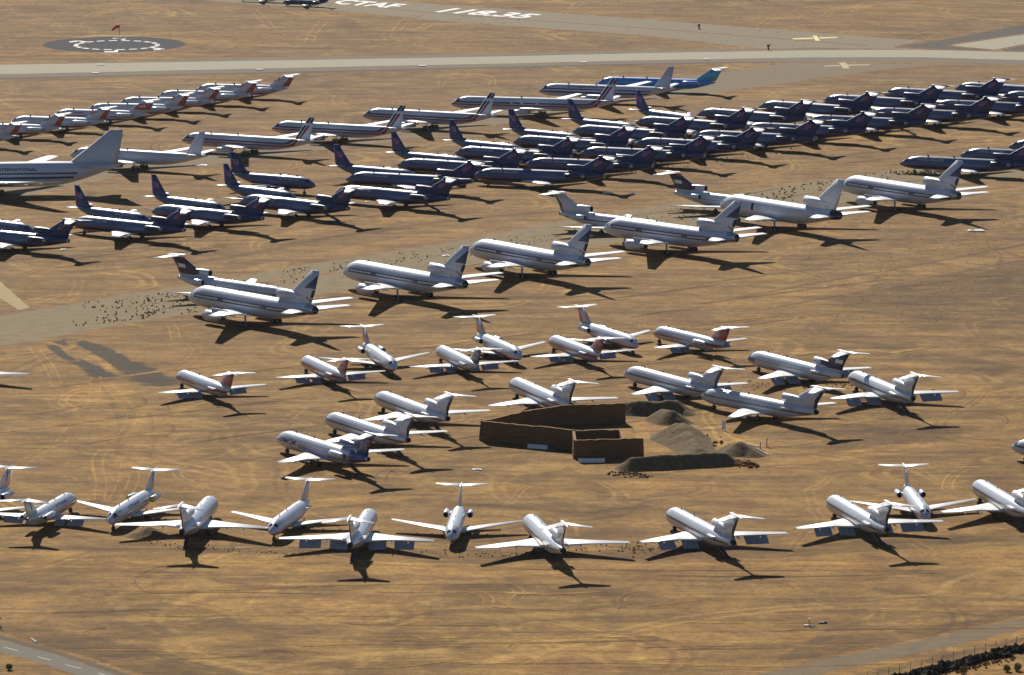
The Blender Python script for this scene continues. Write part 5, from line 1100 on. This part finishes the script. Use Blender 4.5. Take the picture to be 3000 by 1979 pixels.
# concrete barriers
def barrier(pa, pb, label):
    a, b = gp(*pa), gp(*pb); d = (b - a); L_ = d.length; n = 6; m = MB()
    for i in range(n):
        x0, x1 = -L_ / 2 + L_ * i / n + .02, -L_ / 2 + L_ * (i + 1) / n - .02
        pr = [(-.35, 0), (-.35, .2), (-.14, .5), (-.1, .95), (.1, .95), (.14, .5), (.35, .2), (.35, 0)]
        v = [(x, y, z) for x in (x0, x1) for y, z in pr]; k = len(pr)
        m.add(v, [(j, (j + 1) % k, k + (j + 1) % k, k + j) for j in range(k)] + [tuple(range(k))[::-1], tuple(range(k, 2 * k))])
    o = m.build('concrete_barrier', simple('white_barrier', (.66, .68, .72), .7, 0, .08)); o.location = (a + b) / 2; o.rotation_euler = (0, 0, math.atan2(d.y, d.x))
    tag(o, label, 'barrier', 'white barriers in the shade of the blast wall')
barrier((1546, 1313), (1604, 1317), 'white barrier leaning line in shade before the long front wall')
barrier((1695, 1356), (1772, 1355), 'white barrier in shade before the square box of the blast wall')
# sign board
sp = gp(2119, 1262); m = MB(); m.box((0, 0, 1.35), (1.3, .08, 2.1), 0); m.box((-.5, .1, .6), (.1, .1, 1.2), 1); m.box((.5, .1, .6), (.1, .1, 1.2), 1)
o = m.build('sign_board', [simple('white_board', (.78, .78, .78), .5), MAT['stair']]); o.location = sp; o.rotation_euler = (math.radians(-8), 0, math.radians(-50)); tag(o, 'blank white board standing alone behind the mounds', 'sign')
for k, (px, hh, lab) in enumerate((((2227, 1316), 1.7, 'short pale post nearest the rounded mound'), ((2246, 1310), 2.2, 'short pale post farther right of the rounded mound'))):
    m = MB(); m.cyl((0, 0, 0), (0.1, 0, hh), .14, 8); m.box((0, 0, .06), (.5, .4, .12), 1); o = m.build('marker_post', [simple('pale_post', (.5, .45, .3), .8), MAT['stair']]); o.location = gp(*px); tag(o, lab, 'post', 'posts beside the rounded mound')
for k, (pa, pb, lab) in enumerate((((2185, 1303), (2222, 1312), 'thin pole lying behind the rounded mound'), ((2215, 1315), (2252, 1336), 'thin pole lying right of the rounded mound'))):
    a, b = gp(*pa), gp(*pb); m = MB(); c = (a + b) / 2; m.cyl(a - c + Vector((0, 0, .15)), b - c + Vector((0, 0, .2)), .11, 8); m.box(tuple(a - c + Vector((0, 0, .06))), (.4, .4, .12)); o = m.build('fallen_pole', MAT['stair']); o.location = c; tag(o, lab, 'pole', 'poles lying beside the rounded mound')
# fence at the bottom right
fn = bpy.data.objects.new('chain_link_fence', None); col.objects.link(fn); tag(fn, 'thin wire fence of dark posts climbing the bottom right corner', 'fence')
fz = lambda x, y: (2250 + x / 3.169, 1780 + y / 3.169)
pts = [gp(*fz(x, y)) for x, y in ((920, 715), (1020, 690), (1120, 662), (1220, 637), (1323, 615), (1427, 592), (1526, 566), (1622, 541), (1720, 518), (1819, 495), (1918, 462), (2018, 440), (2115, 417), (2211, 395), (2308, 372), (2400, 350))]
fn.location = pts[7]
M_post = simple('dark_post', (.06, .05, .04), .8)
for p in pts:
    m = MB(); h = 2.15; m.cyl((0, 0, 0), (0, 0, h), .055, 6); m.cyl((0, 0, h), (.12, -.2, h + .25), .04, 6); o = m.build('post', M_post, fn); o.location = p - pts[7]
m = MB()
for a, b in zip(pts, pts[1:]):
    for zz in (.15, 1.1, 2.1): m.cyl(a - pts[7] + Vector((0, 0, zz)), b - pts[7] + Vector((0, 0, zz)), .014, 4)
m.build('wire', MAT['strut'], fn)
scatter('tumbleweed_bank', 900, along([fz(1150, 705), fz(1400, 640), fz(1700, 560), fz(2000, 480), fz(2420, 378)], .75), .62, M_brush, 'dark bank of tumbleweeds heaped against the wire fence', 1.1)
scatter('dry_brush', 90, along([fz(1500, 640), fz(1900, 560), fz(2300, 470)], 1.4), .28, M_rust, 'scattered brush beyond the tumbleweed bank')
def bush(px, r, label):
    root = bpy.data.objects.new('desert_bush', None); col.objects.link(root); root.location = gp(*px)
    m = MB()
    for i in range(6): a = i * 1.05; m.cyl((0, 0, 0), (math.cos(a) * r * .6, math.sin(a) * r * .6, r * 1.1), .05, 5, r2=.02)
    m.build('stem', MAT['stair'], root); v = []; f = []
    for i in range(420):
        d = Vector((random.gauss(0, 1), random.gauss(0, 1), random.gauss(0, .8))).normalized() * r * random.uniform(.35, 1.05); c = d + Vector((0, 0, r * 1.0)); c.z = max(c.z, .08)
        u = Vector((random.gauss(0, 1), random.gauss(0, 1), random.gauss(0, 1))).normalized() * .13; w_ = u.orthogonal().normalized() * .10; b = len(v)
        v += [c - u, c + w_, c + u, c - w_]; f.append((b, b + 1, b + 2, b + 3))
    mesh_obj('foliage', v, f, noise_tex('olive_leaf', (srgb(92, 84, 40), srgb(150, 132, 70)), 2.), root)
    tag(root, label, 'bush', 'bushes outside the fence')
for px, r, lab in (((2823, 1976), .85, 'leftmost olive bush outside the wire fence'), ((2950, 1968), .7, 'small olive bush second from the right beyond the fence'), ((2981, 1966), .8, 'olive bush nearest the right edge beyond the fence'),
                   ((27, 1963), .6, 'dark bush below the road in the bottom left corner')): bush(px, r, lab)
# windsock
ws = bpy.data.objects.new('windsock', None); col.objects.link(ws); ws.location = gp(350, 108.5); tag(ws, 'orange windsock on a thin pole behind the round dark pad', 'windsock')
m = MB(); m.cyl((0, 0, 0), (0, 0, 4.4), .09, 8); m.box((0, 0, .1), (.9, .9, .2)); m.build('pole', MAT['strut'], ws)
m = MB(); pr = [((-.0, 0, 4.0), .75), ((-1.1, 0, 3.8), .66), ((-2.0, 0, 3.1), .5), ((-2.9, 0, 2.3), .3)]
for (a, ra), (b, rb) in zip(pr, pr[1:]): m.cyl(a, b, ra, 12, 0, rb, caps=False)
m.build('sock', simple('orange_sock', (.85, .16, .05), .8), ws)
# small items
def slab(px, lx, ly, h, name, mat, label, cat, rot=0, extra=None):
    m = MB(); m.box((0, 0, h / 2), (lx, ly, h))
    if extra: extra(m)
    o = m.build(name, mat); o.location = gp(*px); o.rotation_euler = (0, 0, rot); return tag(o, label, cat)
M_pale = simple('pale_concrete', (.52, .50, .44), .9, 0, .2, 2)
slab((2859, 678), 4.6, 3.4, .35, 'concrete_slab', [M_pale, MAT['cover']], 'pale concrete slab with a thin yellow pole beside the last wide-body shadow', 'slab', 0, lambda m: (m.cyl((2.1, 1.2, 0), (2.0, 1.2, 1.9), .08, 6, 1), m.box((-1, 0, .45), (1.2, .8, .25))))
for px, lx, ly, lab in (((590, 486), 3.6, 2.2, 'flat pale panel lying on the apron behind the nearest grey twin jet fins'), ((185, 733), 1.5, 1.2, 'small white panel on the dirt below the leftmost grey trijet'), ((1076, 593), 1.3, 1.0, 'small white panel on dirt between two grey trijets of the front row'),
                        ((1779, 567), 3.0, 1.6, 'white panel in the shadow tail right of the grey trijet standing clear'), ((1854, 570), 1.8, 1.2, 'small white panel farther right of the same grey trijet'), ((1306, 751), 2.0, 1.4, 'white panel on the taxiway between two wide-bodies'),
                        ((1397, 1378), 2.2, 1.0, 'scrap of pale panels below the blast wall')):
    slab(px, lx, ly, .22, 'scrap_panel', [simple('white_scrap', (.66, .65, .62), .6, 0, .1)], lab, 'panel', random.uniform(-.3, .3), lambda m: m.box((.2, .1, .3), (lx * .5, ly * .5, .12)))
mk = MB(); mk.cyl((-1.7, 0.9, .12), (1.7, -.9, .16), .13, 8); mk.box((0, 0, .06), (.3, .3, .12)); o = mk.build('white_pipe', M_line); o.location = gp(99, 1878.5); o.rotation_euler = (0, 0, -.75); tag(o, 'white pipe lying beside the road at bottom left', 'pipe')
mk = MB(); prev = None
for i in range(9):
    a = -1.2 + 2.4 * i / 8; p = (-.9 * math.cos(a), 0, 1.1 + 1.1 * math.sin(a))
    if prev: mk.cyl(prev, p, .12, 8)
    prev = p
o = mk.build('bent_pipe', M_post); o.location = gp(10, 1840); tag(o, 'dark bent pipe standing at the left edge above the road', 'pipe')
lt = MB(); lt.cyl((0, 0, 0), (0, 0, 1.3), .12, 8, 1); lt.cyl((0, 0, 1.2), (0, 0, 1.5), .24, 10, 0); lt.box((-.55, 0, .12), (.9, .7, .2)); lt.box((.6, .1, .1), (1.0, .6, .18)); lt.cyl((-1.1, -.4, .1), (1.2, .3, .2), .09, 6, 2)
o = lt.build('marker_light', [M_line, MAT['cover'], M_post]); o.location = gp(2370.5, 1834.5); tag(o, 'small yellow post with white base pieces alone in the foreground at right', 'post')
slab((2411, 1827), 1.7, .5, .3, 'scrap_panel', [MAT['stair']], 'dark scrap lying right of the small yellow post in the foreground', 'scrap', .1, lambda m: m.box((.5, .1, .35), (.5, .3, .2)))
# runway edge signs and small poles
for px, lab in (((280, 216.5), 'white distance board at the runway edge above the left row'), ((760, 206), 'white distance board at the runway edge left of centre'), ((1237, 195), 'pale distance board at the runway edge at centre'), ((1710, 184.5), 'pale distance board at the runway edge right of centre'), ((2069, 176), 'white distance board where the apron meets the runway'), ((295, 191.5), 'white board at the far edge of the runway at left')):
    m = MB(); m.box((0, 0, .3), (2.4, 1.6, .1)); m.box((-.9, 0, .13), (.15, .8, .26), 1); m.box((.9, 0, .13), (.15, .8, .26), 1); o = m.build('runway_sign', [M_line, M_post]); o.location = gp(*px); tag(o, lab, 'sign', 'boards along the runway')
for px, lab in (((2048, 86), 'dark stub post on the far taxiway left of the yellow cross'), ((2251, 146), 'dark stub post between the far taxiway and the runway')):
    m = MB(); m.cyl((0, 0, 0), (0, 0, 1.6), .28, 8); m.box((0, 0, 1.5), (1., .5, .7)); o = m.build('stub_post', M_post); o.location = gp(*px); tag(o, lab, 'post')
# small dark jets on the far taxiway (mostly above the picture)
T['small_jet'] = dict(T['twin'])
for (px, py, hd, lab) in ((910, 20, -.25, 'small dark blue jet on the far taxiway at the top edge, nose showing'), (782, 7, -.25, 'small jet on the far taxiway showing only its wheels at the top edge')):
    o = build_plane('small_jet', 'dark_small', name='parked_small_jet'); o.location = gp(px, py); o.scale = (.56,) * 3; o.rotation_euler = (0, 0, hd); tag(o, lab, 'airliner', 'small jets on the far taxiway')
# wing tip of a jet just outside the left edge
o = build_plane('tri', 'plain_tri', pods=False)
hd = -1.5; tip = Vector((29.6 - XO, 16.45)); ca, sa = math.cos(hd), math.sin(hd); gt = gp(84, 1096, 3.05)
o.location = (gt.x - (tip.x * ca - tip.y * sa), gt.y - (tip.x * sa + tip.y * ca), 0); o.rotation_euler = (0, 0, hd); tag(o, 'white jet outside the left edge, only its wing tip in the picture', 'airliner')

# ---------------------------------------------------------------- thin desert haze, all round the scene and the camera
hz = MB(); hz.box((0, 3400, 180), (9400, 9000, 364))
m, t, b = new_mat('haze_air'); t.nodes.remove(b); pv = t.nodes.new('ShaderNodeVolumePrincipled'); pv.inputs['Density'].default_value = HAZE; pv.inputs['Color'].default_value = (.72, .80, .95, 1); pv.inputs['Anisotropy'].default_value = .3
t.links.new(pv.outputs[0], t.nodes['Material Output'].inputs['Volume'])
o = hz.build('haze', m); tag(o, None, None, None, 'stuff')
